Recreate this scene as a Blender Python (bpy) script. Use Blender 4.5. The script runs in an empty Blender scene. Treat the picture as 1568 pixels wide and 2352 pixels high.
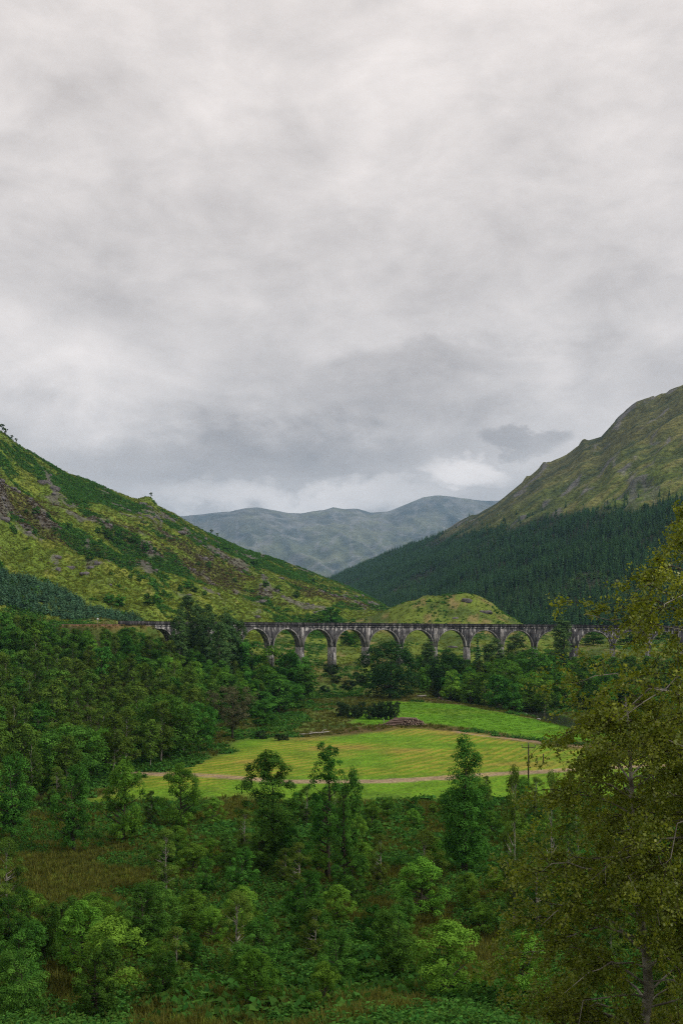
import bpy, math
import numpy as np

# ------------------------------------------------------------------ camera, sky, sun, exposure
SC = bpy.context.scene
COL = SC.collection
F, HV, ZC = 966.0, 620.0, 32.0          # focal length in pixels, horizon row, eye height (m)

cam_d = bpy.data.cameras.new("camera")
cam_d.sensor_fit = 'HORIZONTAL'
cam_d.sensor_width = 36.0
cam_d.lens = 36.0 * F / 682.0
cam_d.shift_y = (HV - 512.0) / 682.0
cam_d.clip_start = 0.5
cam_d.clip_end = 30000.0
cam = bpy.data.objects.new("camera", cam_d)
COL.objects.link(cam)
cam.location = (0, 0, ZC)
cam.rotation_euler = (math.radians(90), 0, 0)
SC.camera = cam

SUN_EL, SUN_AZ = math.radians(44), math.radians(104)     # azimuth from +Y (view direction), clockwise
sun_d = bpy.data.lights.new("sun", 'SUN')
sun_d.energy = 1.5
sun_d.angle = math.radians(14)
sun_d.color = (1.0, 0.95, 0.86)
sun = bpy.data.objects.new("sun", sun_d)
COL.objects.link(sun)
sun.rotation_euler = (math.pi / 2 - SUN_EL, 0, math.pi - SUN_AZ)

world = bpy.data.worlds.new("World")
SC.world = world
world.use_nodes = True
SC.view_settings.view_transform = 'Standard'
SC.view_settings.look = 'None'
SC.view_settings.gamma = 1.0
SC.view_settings.use_curve_mapping = False
SC.view_settings.exposure = 0.52
SC.cycles.use_denoising = False
SC.cycles.filter_width = 1.15
SC.cycles.max_bounces = 5
SC.cycles.diffuse_bounces = 2
SC.cycles.glossy_bounces = 1
SC.cycles.transmission_bounces = 2
SC.cycles.transparent_max_bounces = 4
SC.cycles.volume_bounces = 0
SC.cycles.use_adaptive_sampling = True
SC.cycles.adaptive_threshold = 0.01


class NT:
    """small wrapper for building node trees"""
    def __init__(self, tree):
        self.t = tree
        tree.nodes.clear()

    def n(self, typ, _props=None, **ins):
        nd = self.t.nodes.new(typ)
        for k, v in (_props or {}).items():
            setattr(nd, k, v)
        for k, v in ins.items():
            self.put(nd, k, v)
        return nd

    def put(self, nd, key, v):
        s = nd.inputs[int(key[1:])] if key[0] == '_' and key[1:].isdigit() else nd.inputs[key.replace('__', ' ')]
        if isinstance(v, bpy.types.NodeSocket):
            self.t.links.new(v, s)
        elif isinstance(v, bpy.types.Node):
            self.t.links.new(v.outputs[0], s)
        else:
            s.default_value = v

    def math(self, op, a, b=0.0, c=0.0, clamp=False):
        nd = self.t.nodes.new('ShaderNodeMath')
        nd.operation = op
        nd.use_clamp = clamp
        for i, v in enumerate((a, b, c)):
            self.put(nd, '_%d' % i, v)
        return nd.outputs[0]

    def mix(self, f, a, b, mode='MIX'):
        nd = self.t.nodes.new('ShaderNodeMix')
        nd.data_type = 'RGBA'
        nd.blend_type = mode
        for i, v in ((0, f), (6, a), (7, b)):
            if isinstance(v, tuple) and len(v) == 3:
                v = (*v, 1.0)
            self.put(nd, '_%d' % i, v)
        return nd.outputs[2]

    def ramp(self, f, stops):
        nd = self.t.nodes.new('ShaderNodeMapRange')
        nd.interpolation_type = 'SMOOTHSTEP'
        self.put(nd, '_0', f)
        for i, v in enumerate(stops):
            self.put(nd, '_%d' % (i + 1), v)
        return nd.outputs[0]

    def noise(self, vec, scale, detail=4.0, rough=0.55, dist=0.0):
        nd = self.t.nodes.new('ShaderNodeTexNoise')
        self.put(nd, 'Vector', vec)
        self.put(nd, 'Scale', scale)
        self.put(nd, 'Detail', detail)
        self.put(nd, 'Roughness', rough)
        self.put(nd, 'Distortion', dist)
        return nd.outputs[0]


def build_world():
    N = NT(world.node_tree)
    tc = N.n('ShaderNodeTexCoord')
    d = tc.outputs['Generated']
    sep = N.n('ShaderNodeSeparateXYZ', Vector=d)
    x, y, z = sep.outputs
    # a cloud deck: the direction projected on a flat layer overhead
    zz = N.math('ADD', N.math('MAXIMUM', z, 0.0), 0.16)
    px, py = N.math('DIVIDE', x, zz), N.math('DIVIDE', y, zz)
    deck = N.n('ShaderNodeCombineXYZ', X=px, Y=N.math('MULTIPLY', py, 1.0), Z=z)
    n1 = N.noise(deck, 1.15, 5.0, 0.52, 0.35)
    dm = N.n('ShaderNodeMapping', Vector=d, Scale=(3.2, 3.2, 7.5))
    n2 = N.noise(dm, 2.3, 6.0, 0.56, 0.5)
    dm3 = N.n('ShaderNodeMapping', Vector=d, Scale=(9.0, 9.0, 16.0), Location=(3.1, 0.4, 1.0))
    n3 = N.noise(dm3, 1.3, 5.0, 0.6, 0.3)
    n4 = N.noise(N.n('ShaderNodeMapping', Vector=d, Scale=(1.0, 1.0, 1.5), Location=(0.7, 0.2, 0.1)), 34.0, 3.0, 0.6)
    v = N.math('ADD', N.math('MULTIPLY', N.math('SUBTRACT', n1, 0.5), 0.55),
               N.math('MULTIPLY', N.math('SUBTRACT', n2, 0.5), 0.45))
    # the cloud masses seen over the valley, as directions (x/y, z/y)
    yy = N.math('MAXIMUM', y, 0.05)
    s, e = N.math('DIVIDE', x, yy), N.math('DIVIDE', z, yy)
    w2 = N.math('MULTIPLY', N.math('SUBTRACT', n2, 0.5), 0.16)
    w3 = N.math('MULTIPLY', N.math('SUBTRACT', n3, 0.5), 0.07)
    w4 = N.math('MULTIPLY', N.math('SUBTRACT', n4, 0.5), 0.034)
    sw = N.math('ADD', N.math('ADD', s, w3), N.math('ADD', w2, w4))
    ew = N.math('ADD', N.math('ADD', e, N.math('ADD', w4, N.math('MULTIPLY', w2, 0.5))), N.math('MULTIPLY', w3, 0.6))

    def blob(cx, cy, rx, ry, tilt=0.0, soft=(1.5, 0.1)):
        dx = N.math('SUBTRACT', sw, cx)
        dy = N.math('SUBTRACT', N.math('SUBTRACT', ew, cy), N.math('MULTIPLY', dx, tilt))
        q = N.math('ADD', N.math('POWER', N.math('DIVIDE', dx, rx), 2.0), N.math('POWER', N.math('DIVIDE', dy, ry), 2.0))
        return N.ramp(q, (soft[0], soft[1], 0.0, 1.0))
    b1 = blob(-0.13, 0.165, 0.18, 0.038, 0.05, (1.6, 0.0))
    b2 = blob(0.0, 0.195, 0.19, 0.05, 0.1, (1.7, 0.0))
    b3 = blob(0.192, 0.190, 0.052, 0.016, 0.0, (1.25, 0.45))
    b4 = blob(0.09, 0.262, 0.15, 0.028, 0.1, (1.6, 0.0))
    g1 = blob(0.125, 0.150, 0.05, 0.017, 0.0, (1.6, 0.0))
    g2 = blob(-0.05, 0.125, 0.16, 0.022, 0.0, (1.6, 0.0))
    g3 = blob(-0.22, 0.26, 0.12, 0.05, 0.0, (1.6, 0.0))
    L = N.math('ADD', 0.60, N.math('MULTIPLY', v, 0.78))
    for b, k in ((b1, -0.125), (b2, -0.10), (b3, -0.17), (b4, -0.08), (g1, 0.30), (g2, 0.21), (g3, 0.06)):
        L = N.math('ADD', L, N.math('MULTIPLY', b, k))
    L = N.math('ADD', L, N.math('MULTIPLY', N.math('SUBTRACT', n3, 0.5), 0.32))
    L = N.math('ADD', L, N.math('MULTIPLY', N.math('SUBTRACT', n4, 0.5), 0.05))
    L = N.math('MAXIMUM', L, 0.2)
    tint = N.mix(N.ramp(L, (0.30, 0.62, 0.0, 1.0)), (1.125, 1.0, 0.925), (1.12, 1.02, 0.955))
    colr = N.mix(1.0, tint, N.n('ShaderNodeCombineColor', Red=L, Green=L, Blue=L).outputs[0], 'MULTIPLY')
    sky = N.n('ShaderNodeTexSky', {'sky_type': 'NISHITA', 'sun_disc': False,
                                   'sun_elevation': SUN_EL, 'sun_rotation': SUN_AZ})
    bg1 = N.n('ShaderNodeBackground', Color=sky, Strength=0.07)
    bg2 = N.n('ShaderNodeBackground', Color=colr, Strength=0.89)
    mx = N.n('ShaderNodeMixShader', _0=0.93, _1=bg1, _2=bg2)
    N.n('ShaderNodeOutputWorld', Surface=mx)


build_world()
world.cycles.sampling_method = 'MANUAL'
world.cycles.sample_map_resolution = 256

# ------------------------------------------------------------------ helpers
rng = np.random.default_rng(7)


def vnoise(x, y, seed=0):
    x = np.asarray(x, float); y = np.asarray(y, float)
    xi = np.floor(x).astype(np.int64); yi = np.floor(y).astype(np.int64)
    fx = x - xi; fy = y - yi
    fx = fx * fx * fx * (fx * (fx * 6 - 15) + 10); fy = fy * fy * fy * (fy * (fy * 6 - 15) + 10)

    def h(a, b):
        n = (a * 374761393 + b * 668265263 + seed * 982451653) & 0xffffffff
        n = ((n ^ (n >> 13)) * 1274126177) & 0xffffffff
        n = ((n ^ (n >> 16)) * 2246822519) & 0xffffffff
        return ((n ^ (n >> 15)) & 0xffffff) / float(0xffffff)
    a = h(xi, yi); b = h(xi + 1, yi); c = h(xi, yi + 1); d = h(xi + 1, yi + 1)
    return (a + (b - a) * fx) * (1 - fy) + (c + (d - c) * fx) * fy


def fbm(x, y, octv=5, seed=0, gain=0.5, lac=2.03):
    t = 0.0; a = 1.0; tot = 0.0
    for i in range(octv):
        t = t + a * (vnoise(x, y, seed + i * 17) - 0.5)
        tot += a; a *= gain
        x = x * lac + 13.7; y = y * lac + 7.3
    return t / tot * 2          # about -1..1


def ridged(x, y, octv=4, seed=0):
    t = 0.0; a = 1.0; tot = 0.0
    for i in range(octv):
        t = t + a * (1 - np.abs(2 * vnoise(x, y, seed + i * 31) - 1))
        tot += a; a *= 0.5
        x = x * 2.1 + 3.1; y = y * 2.1 + 9.2
    return t / tot


def ss(a, b, x):
    t = np.clip((np.asarray(x, float) - a) / (b - a), 0, 1)
    return t * t * (3 - 2 * t)


def lerp(a, b, t):
    return a + (b - a) * t


def P15(x, y):
    """pixel of the 1568-wide view of the photograph -> (slope sideways, slope up)"""
    return (x - 784.0) / 2221.0, (HV * 2.2991 - y) / 2221.0


def mesh_np(name, V, faces, mat=None, attrs=None, smooth=False):
    """faces: (n,3) or (n,4) int array or a list of such arrays"""
    me = bpy.data.meshes.new(name)
    if not isinstance(faces, (list, tuple)):
        faces = [faces]
    faces = [np.asarray(f, np.int32) for f in faces if len(f)]
    V = np.asarray(V, np.float32)
    me.vertices.add(len(V))
    me.vertices.foreach_set('co', V.ravel())
    loops = np.concatenate([f.ravel() for f in faces])
    tot = np.concatenate([np.full(len(f), f.shape[1], np.int32) for f in faces])
    st = np.concatenate([[0], np.cumsum(tot)[:-1]]).astype(np.int32)
    me.loops.add(len(loops)); me.loops.foreach_set('vertex_index', loops)
    me.polygons.add(len(tot)); me.polygons.foreach_set('loop_start', st)
    me.update(calc_edges=True)
    if smooth:
        me.polygons.foreach_set('use_smooth', np.ones(len(tot), bool))
    for k, a in (attrs or {}).items():
        a = np.asarray(a, np.float32)
        if a.ndim == 1:
            at = me.attributes.new(k, 'FLOAT', 'POINT'); at.data.foreach_set('value', a)
        else:
            if a.shape[1] == 3:
                a = np.hstack([a, np.ones((len(a), 1), np.float32)])
            at = me.attributes.new(k, 'FLOAT_COLOR', 'POINT'); at.data.foreach_set('color', a.ravel())
    if mat:
        me.materials.append(mat)
    me.validate()
    return me


def obj(name, me, parent=None, loc=None):
    o = bpy.data.objects.new(name, me)
    COL.objects.link(o)
    if parent:
        o.parent = parent
    if loc is not None:
        o.location = loc
    return o


def tag(o, label, cat, group=None):
    o['label'] = label; o['category'] = cat
    if group:
        o['group'] = group
    return o


def structure(o):
    o['kind'] = 'structure'
    return o


def grid_faces(nr, nc):
    i = np.arange(nr - 1)[:, None] * nc + np.arange(nc - 1)[None, :]
    i = i.ravel()
    return np.stack([i, i + 1, i + nc + 1, i + nc], 1)


class Geo:
    """collects vertices and faces"""
    def __init__(self):
        self.v = []; self.q = []; self.t = []; self.n = 0

    def add(self, V, q=None, t=None):
        V = np.asarray(V, float)
        self.v.append(V)
        if q is not None and len(q):
            self.q.append(np.asarray(q, int) + self.n)
        if t is not None and len(t):
            self.t.append(np.asarray(t, int) + self.n)
        self.n += len(V)

    def box(self, x0, x1, y0, y1, z0, z1):
        V = [(x, y, z) for z in (z0, z1) for y in (y0, y1) for x in (x0, x1)]
        self.add(V, [(0, 2, 3, 1), (4, 5, 7, 6), (0, 1, 5, 4), (2, 6, 7, 3), (0, 4, 6, 2), (1, 3, 7, 5)])

    def tube(self, pts, rad, sides=6, cap=True):
        pts = np.asarray(pts, float); rad = np.broadcast_to(np.asarray(rad, float), (len(pts),))
        d = np.gradient(pts, axis=0)
        d /= np.linalg.norm(d, axis=1)[:, None] + 1e-9
        ref = np.array([0.31, 0.95, 0.05]) if abs(d[0][2]) > 0.7 else np.array([0.05, 0.1, 1.0])
        u = np.cross(d, ref); u /= np.linalg.norm(u, axis=1)[:, None] + 1e-9
        w = np.cross(d, u)
        a = np.linspace(0, 2 * np.pi, sides, endpoint=False)
        V = pts[:, None, :] + rad[:, None, None] * (np.cos(a)[None, :, None] * u[:, None, :] + np.sin(a)[None, :, None] * w[:, None, :])
        n = len(pts)
        q = []
        for i in range(n - 1):
            for j in range(sides):
                k = (j + 1) % sides
                q.append((i * sides + j, i * sides + k, (i + 1) * sides + k, (i + 1) * sides + j))
        V = V.reshape(-1, 3)
        t = []
        if cap:
            V = np.vstack([V, pts[:1], pts[-1:]])
            for j in range(sides):
                k = (j + 1) % sides
                t.append((n * sides, k, j)); t.append((n * sides + 1, (n - 1) * sides + j, (n - 1) * sides + k))
        self.add(V, q, t)

    def mesh(self, name, mat=None, smooth=False, attrs=None):
        f = []
        if self.q:
            f.append(np.vstack(self.q))
        if self.t:
            f.append(np.vstack(self.t))
        return mesh_np(name, np.vstack(self.v), f, mat, attrs, smooth)


# ------------------------------------------------------------------ materials
def new_mat(name):
    m = bpy.data.materials.new(name)
    m.use_nodes = True
    return m, NT(m.node_tree)


def terrain_mat(name, fine=1.2, mid=0.12, bump=0.6, bdist=0.5, lo=0.55, hi=1.5, swaths=False):
    m, N = new_mat(name)
    at = N.n('ShaderNodeAttribute', {'attribute_name': 'col'})
    geo = N.n('ShaderNodeNewGeometry')
    n1 = N.noise(geo.outputs['Position'], fine, 5.0, 0.65)
    n2 = N.noise(geo.outputs['Position'], mid, 4.0, 0.6)
    f = N.math('MULTIPLY', N.ramp(n1, (0.25, 0.75, lo, hi)), N.ramp(n2, (0.25, 0.75, 0.75, 1.25)))
    col = N.mix(1.0, at.outputs['Color'], N.n('ShaderNodeCombineColor', Red=f, Green=f, Blue=f).outputs[0], 'MULTIPLY')
    if swaths:       # mown swaths curving over the hay field
        sp = N.n('ShaderNodeSeparateXYZ', Vector=geo.outputs['Position'])
        X, Y = sp.outputs[0], sp.outputs[1]
        wv = N.math('SINE', N.math('ADD', N.math('DIVIDE', X, 31.0), N.math('DIVIDE', Y, 47.0)))
        ph = N.math('ADD', N.math('SUBTRACT', N.math('MULTIPLY', X, 0.79), N.math('MULTIPLY', Y, 0.61)), N.math('MULTIPLY', wv, 5.0))
        ph = N.math('ADD', ph, N.math('MULTIPLY', n2, 3.2))
        sw = N.math('ADD', 0.5, N.math('MULTIPLY', N.math('SINE', N.math('MULTIPLY', ph, 2 * math.pi / 2.9)), 0.5))
        am = N.n('ShaderNodeAttribute', {'attribute_name': 'swath'})
        fa = N.math('MULTIPLY', N.math('MULTIPLY', N.ramp(sw, (0.25, 0.75, 0.0, 1.0)), am.outputs['Fac']), N.math('MULTIPLY', N.ramp(n1, (0.2, 0.7, 0.3, 1.0)), N.ramp(n2, (0.35, 0.6, 0.25, 1.0))))
        col = N.mix(fa, col, (0.36, 0.285, 0.045))
    b = N.n('ShaderNodeBump', Strength=bump, Distance=bdist, Height=n1)
    bs = N.n('ShaderNodeBsdfPrincipled', Base__Color=col, Roughness=0.95, Normal=b.outputs[0])
    bs.inputs['Specular IOR Level'].default_value = 0.1
    N.n('ShaderNodeOutputMaterial', Surface=bs.outputs[0])
    return m


def leaf_mat(name, c0, c1, transl=0.3, var=0.35, gloss=0.0):
    m, N = new_mat(name)
    at = N.n('ShaderNodeAttribute', {'attribute_name': 'tint'})
    oi = N.n('ShaderNodeObjectInfo')
    col = N.mix(at.outputs['Fac'], c0, c1)
    hs = N.n('ShaderNodeHueSaturation', Color=col,
             Hue=N.math('ADD', 0.488, N.math('MULTIPLY', oi.outputs['Random'], 0.03)),
             Saturation=0.98,
             Value=N.math('ADD', 1.0 - var, N.math('MULTIPLY', N.math('FRACT', N.math('MULTIPLY', oi.outputs['Random'], 7.31)), 2 * var)))
    df = N.n('ShaderNodeBsdfDiffuse', Color=hs)
    tr = N.n('ShaderNodeBsdfTranslucent', Color=N.mix(1.0, hs.outputs[0], (1.15, 1.1, 0.55), 'MULTIPLY'))
    mx = N.n('ShaderNodeMixShader', _0=transl, _1=df, _2=tr)
    if gloss:
        gl = N.n('ShaderNodeBsdfGlossy', Color=(1, 1, 1, 1), Roughness=0.45)
        mx = N.n('ShaderNodeMixShader', _0=gloss, _1=mx, _2=gl)
    N.n('ShaderNodeOutputMaterial', Surface=mx)
    return m


def plain_mat(name, c0, c1, scale=3.0, rough=0.9, bump=0.3, stretch=(1, 1, 1)):
    m, N = new_mat(name)
    tc = N.n('ShaderNodeTexCoord')
    mp = N.n('ShaderNodeMapping', Vector=tc.outputs['Object'], Scale=stretch)
    n = N.noise(mp, scale, 6.0, 0.65)
    col = N.mix(N.ramp(n, (0.3, 0.7, 0.0, 1.0)), c0, c1)
    b = N.n('ShaderNodeBump', Strength=bump, Distance=0.05, Height=n)
    bs = N.n('ShaderNodeBsdfPrincipled', Base__Color=col, Roughness=rough, Normal=b.outputs[0])
    bs.inputs['Specular IOR Level'].default_value = 0.2
    N.n('ShaderNodeOutputMaterial', Surface=bs.outputs[0])
    return m


def concrete_mat(name, dark, light, streak):
    m, N = new_mat(name)
    tc = N.n('ShaderNodeTexCoord')
    P = tc.outputs['Object']
    n1 = N.noise(P, 0.35, 6.0, 0.65)
    col = N.mix(N.ramp(n1, (0.32, 0.68, 0.0, 1.0)), dark, light)
    n2 = N.noise(P, 2.2, 6.0, 0.7)
    f = N.ramp(n2, (0.25, 0.75, 0.6, 1.35))
    col = N.mix(1.0, col, N.n('ShaderNodeCombineColor', Red=f, Green=f, Blue=f).outputs[0], 'MULTIPLY')
    # horizontal shutter-board lines of the mass concrete
    sep = N.n('ShaderNodeSeparateXYZ', Vector=P)
    sl = N.math('FRACT', N.math('MULTIPLY', sep.outputs[2], 1.1))
    col = N.mix(N.ramp(sl, (0.10, 0.0, 0.0, 0.35)), col, (0.05, 0.048, 0.05))
    # dark algae runs and white lime runs down the face
    mp = N.n('ShaderNodeMapping', Vector=P, Scale=(1.0, 1.0, 0.13))
    d = N.noise(mp, 1.15, 5.0, 0.6)
    col = N.mix(N.ramp(d, (0.50, 0.66, 0.0, 0.85)), col, (0.028, 0.026, 0.029))
    mp2 = N.n('ShaderNodeMapping', Vector=P, Scale=(1.0, 1.0, 0.22), Location=(17.0, 5.0, 2.0))
    w = N.noise(mp2, 1.0, 5.0, 0.62)
    hi = N.ramp(sep.outputs[2], (26.0, 27.6, 0.0, 0.05))
    wf = N.math('MULTIPLY', N.ramp(N.math('ADD', w, hi), (0.56, 0.63, 0.0, 1.0)), streak)
    col = N.mix(wf, col, (0.52, 0.50, 0.48))
    b = N.n('ShaderNodeBump', Strength=0.5, Distance=0.08, Height=n2)
    bs = N.n('ShaderNodeBsdfPrincipled', Base__Color=col, Roughness=0.9, Normal=b.outputs[0])
    bs.inputs['Specular IOR Level'].default_value = 0.2
    N.n('ShaderNodeOutputMaterial', Surface=bs.outputs[0])
    return m


M = {}
M['ground'] = terrain_mat('ground_cover', 1.6, 0.15, 0.8, 0.35, 0.5, 1.5, True)
M['hill'] = terrain_mat('hill_turf', 0.55, 0.07, 1.0, 1.6, 0.4, 1.65)
M['fell'] = terrain_mat('mountain_turf', 0.16, 0.02, 1.0, 5.0, 0.45, 1.6)
M['far'] = terrain_mat('far_mountain_hazed_turf', 0.022, 0.004, 0.6, 30.0, 0.75, 1.25)
M['oak'] = leaf_mat('oak_leaves', (0.0147, 0.0529, 0.0094), (0.1031, 0.2521, 0.0325), 0.25, 0.30)
M['syc'] = leaf_mat('sycamore_leaves', (0.0108, 0.0351, 0.0108), (0.0404, 0.0931, 0.0217), 0.2, 0.2)
M['ash'] = leaf_mat('ash_leaves', (0.0304, 0.0897, 0.0106), (0.1975, 0.3949, 0.0402), 0.3, 0.3)
M['birch'] = leaf_mat('birch_leaves', (0.0320, 0.0684, 0.0102), (0.1508, 0.2494, 0.0353), 0.3, 0.3)
M['alder'] = leaf_mat('alder_leaves', (0.0294, 0.0683, 0.0239), (0.1230, 0.2142, 0.0623), 0.25, 0.2)
M['willow'] = leaf_mat('willow_leaves', (0.0688, 0.0775, 0.0425), (0.1500, 0.1562, 0.0775), 0.25, 0.15)
M['nearbirch'] = leaf_mat('near_birch_leaves', (0.080, 0.150, 0.012), (0.46, 0.52, 0.038), 0.4, 0.1, 0.03)
M['twig'] = plain_mat('twig_bark', (0.022, 0.017, 0.012), (0.060, 0.046, 0.034), 4.0, 0.9, 0.2)
M['spruce'] = leaf_mat('spruce_needles', (0.0121, 0.0393, 0.0148), (0.0674, 0.1453, 0.0476), 0.1, 0.35)
M['spruce2'] = leaf_mat('pale_spruce_needles', (0.0255, 0.0638, 0.0233), (0.0638, 0.1275, 0.0416), 0.1, 0.3)
M['pine'] = leaf_mat('young_pine_needles', (0.0396, 0.1080, 0.0594), (0.0990, 0.1890, 0.0908), 0.15, 0.25)
M['gorse'] = leaf_mat('juniper_leaves', (0.0130, 0.0312, 0.0130), (0.0390, 0.0676, 0.0234), 0.1, 0.2)
M['bracken'] = leaf_mat('bracken_fronds', (0.0359, 0.1121, 0.0209), (0.0874, 0.2111, 0.0320), 0.3, 0.35)
M['grass'] = leaf_mat('hill_grass', (0.1000, 0.1500, 0.0191), (0.2500, 0.2812, 0.0404), 0.3, 0.3)
M['rush'] = leaf_mat('rush_blades', (0.070, 0.090, 0.018), (0.17, 0.165, 0.034), 0.3, 0.3)
M['heather'] = leaf_mat('heather_stems', (0.0495, 0.0385, 0.0220), (0.1210, 0.0825, 0.0495), 0.15, 0.3)
M['bark'] = plain_mat('bark', (0.030, 0.025, 0.019), (0.085, 0.070, 0.052), 2.5, 0.95, 0.6, (1, 1, 0.3))
M['birchbark'] = plain_mat('birch_bark', (0.10, 0.085, 0.07), (0.42, 0.39, 0.34), 2.2, 0.8, 0.3, (0.6, 0.6, 1.5))
M['deadwood'] = plain_mat('dead_wood', (0.22, 0.20, 0.17), (0.50, 0.47, 0.42), 3.0, 0.9, 0.4)
M['log'] = plain_mat('log_bark', (0.10, 0.055, 0.045), (0.26, 0.19, 0.16), 4.0, 0.9, 0.4)
M['logend'] = plain_mat('cut_log_end', (0.32, 0.24, 0.17), (0.52, 0.43, 0.33), 6.0, 0.9, 0.2)
M['rock'] = plain_mat('rock', (0.055, 0.050, 0.050), (0.20, 0.18, 0.178), 0.9, 0.9, 0.8)
M['stone'] = plain_mat('river_stone', (0.20, 0.19, 0.185), (0.40, 0.38, 0.37), 2.0, 0.85, 0.4)
M['creosote'] = plain_mat('pole_wood', (0.035, 0.028, 0.022), (0.085, 0.065, 0.05), 4.0, 0.85, 0.3, (1, 1, 0.1))
M['porcelain'] = plain_mat('porcelain', (0.16, 0.15, 0.14), (0.24, 0.22, 0.2), 8.0, 0.35, 0.05)
M['signwhite'] = plain_mat('sign_white', (0.62, 0.62, 0.60), (0.78, 0.78, 0.76), 5.0, 0.6, 0.05)
M['steel'] = plain_mat('grey_steel', (0.16, 0.16, 0.16), (0.26, 0.26, 0.26), 6.0, 0.6, 0.1)
M['ballast'] = plain_mat('ballast', (0.14, 0.075, 0.045), (0.30, 0.17, 0.10), 1.5, 0.95, 0.6)
M['rail'] = plain_mat('rail_steel', (0.07, 0.045, 0.035), (0.14, 0.10, 0.08), 6.0, 0.6, 0.1)
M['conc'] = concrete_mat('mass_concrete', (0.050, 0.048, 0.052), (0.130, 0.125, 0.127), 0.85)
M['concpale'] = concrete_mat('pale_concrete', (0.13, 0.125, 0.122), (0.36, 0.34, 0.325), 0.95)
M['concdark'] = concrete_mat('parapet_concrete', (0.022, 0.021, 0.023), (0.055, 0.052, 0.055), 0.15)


def water_mat():
    m, N = new_mat('river_water')
    geo = N.n('ShaderNodeNewGeometry')
    n = N.noise(geo.outputs['Position'], 1.5, 4.0, 0.6)
    b = N.n('ShaderNodeBump', Strength=0.3, Distance=0.1, Height=n)
    bs = N.n('ShaderNodeBsdfPrincipled', Base__Color=(0.03, 0.03, 0.025, 1), Roughness=0.08, Normal=b.outputs[0])
    N.n('ShaderNodeOutputMaterial', Surface=bs.outputs[0])
    return m


M['water'] = water_mat()

# ------------------------------------------------------------------ viaduct axis (needed by the ground)
R_AX, AX0, AY0 = 241.0, 0.18 * 485.0, 485.0
CX, CY = AX0, AY0 - R_AX


def ax_xy(a, d=0.0):
    """arc length a from the far point, offset d towards the camera side"""
    th = np.asarray(a, float) / R_AX
    r = R_AX - d
    return CX + r * np.sin(th), CY + r * np.cos(th)


_meas = {-4: 425, -3: 520, -2: 617, -1: 713, 0: 806, 1: 893.5, 2: 990, 3: 1092, 4: 1198, 5: 1304, 6: 1401.6, 7: 1505,
         8: 1605, 9: 1725, 10: 1837, 11: 1944, 12: 2044}
PIER_A = {}
for k in range(-4, 17):
    kk = k + (0.15 if k >= 9 else 0) + (0.15 if k >= 10 else 0)
    a = (kk - 7.5) * 16.9
    if k in _meas:
        x, y = ax_xy(a)
        u = 1024 + 2901 * x / y
        tgt = 0.4 * u + 0.6 * _meas[k]
        for _ in range(6):
            x, y = ax_xy(a); x2, y2 = ax_xy(a + 0.5)
            u = 1024 + 2901 * x / y
            a += (tgt - u) / ((1024 + 2901 * x2 / y2 - u) / 0.5)
    PIER_A[k] = float(a)
A_L, A_R = PIER_A[-4], PIER_A[16]


def deck_z(a):
    return 30.25 - 0.0085 * (np.asarray(a, float) + 42.0)


# railway beyond the left abutment: a gentler curve
def rail_line():
    x0, y0 = ax_xy(A_L)
    th = A_L / R_AX
    hd = math.atan2(math.sin(th), -math.cos(th))     # heading of the line going left
    pts = []; x, y = float(x0), float(y0)
    for i in range(60):
        pts.append((x, y, float(deck_z(A_L)) - 1.55))
        x += 3 * math.cos(hd); y += 3 * math.sin(hd)
        hd -= 3 / 260.0
    return np.array(pts)


RAIL = rail_line()

# ------------------------------------------------------------------ ground of the glen
def wood_edge(Y):
    return -44 + (Y - 190) * 0.13 - 4 * np.sin(Y / 21.0)


def H(X, Y):
    X = np.asarray(X, float); Y = np.asarray(Y, float)
    Yc = np.maximum(Y, 0.0)
    z = 30.2 * np.exp(-(Yc / 45.0) ** 1.3)
    z = z + np.where(Y < 0, -0.02 * Y, 0)
    z = z + 10.0 * ss(385, 482, Y) + 0.098 * np.clip(Y - 480, 0, 165) - 0.02 * np.clip(Y - 690, 0, 400)
    z = z + 27.0 * ss(0, 98, wood_edge(Y) - X) * ss(175, 392, Y) * (1 - 0.75 * ss(420, 560, Y))
    z = z + 8.0 * ss(95, 190, X) * ss(150, 420, Y) * ss(470, 420, Y) - 5.0 * ss(110, 150, X) * ss(560, 640, Y)
    # knoll behind the viaduct
    kx, ky = 77.0, 655.0
    dx = X - kx; dy = Y - ky
    sx = np.where(dx < 0, 56.0, 36.0)
    z = z + 23.0 * np.exp(-((np.abs(dx) / sx) ** 2.3) - (np.abs(dy) / 58.0) ** 2.2)
    # unevenness away from the mown fields
    rough = ss(383, 420, Y) + ss(4, -16, X - wood_edge(Y)) + ss(110, 85, Y) + ss(75, 95, X)
    rough = np.clip(rough, 0.10, 1.0) * ss(5, 25, np.abs(Y) + 4)
    z = z + rough * (2.6 * fbm(X / 38.0, Y / 38.0, 3, 5) + 1.5 * fbm(X / 11.0, Y / 11.0, 3, 9))
    z = z + 0.5 * fbm(X / 60.0, Y / 60.0, 2, 3)
    z = z + (ss(575, 610, Y) * ss(760, 720, Y)) * 3.0 * fbm(X / 14.0, Y / 17.0, 4, 21) * ss(160, 120, np.abs(X - 75))
    # river bed
    rv = np.exp(-((X - (66 + 0.28 * (340 - Y) + 4 * np.sin(Y / 17.0))) / 7.0) ** 2) * ss(215, 260, Y) * ss(470, 420, Y)
    z = z - 2.3 * rv
    return z


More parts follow.
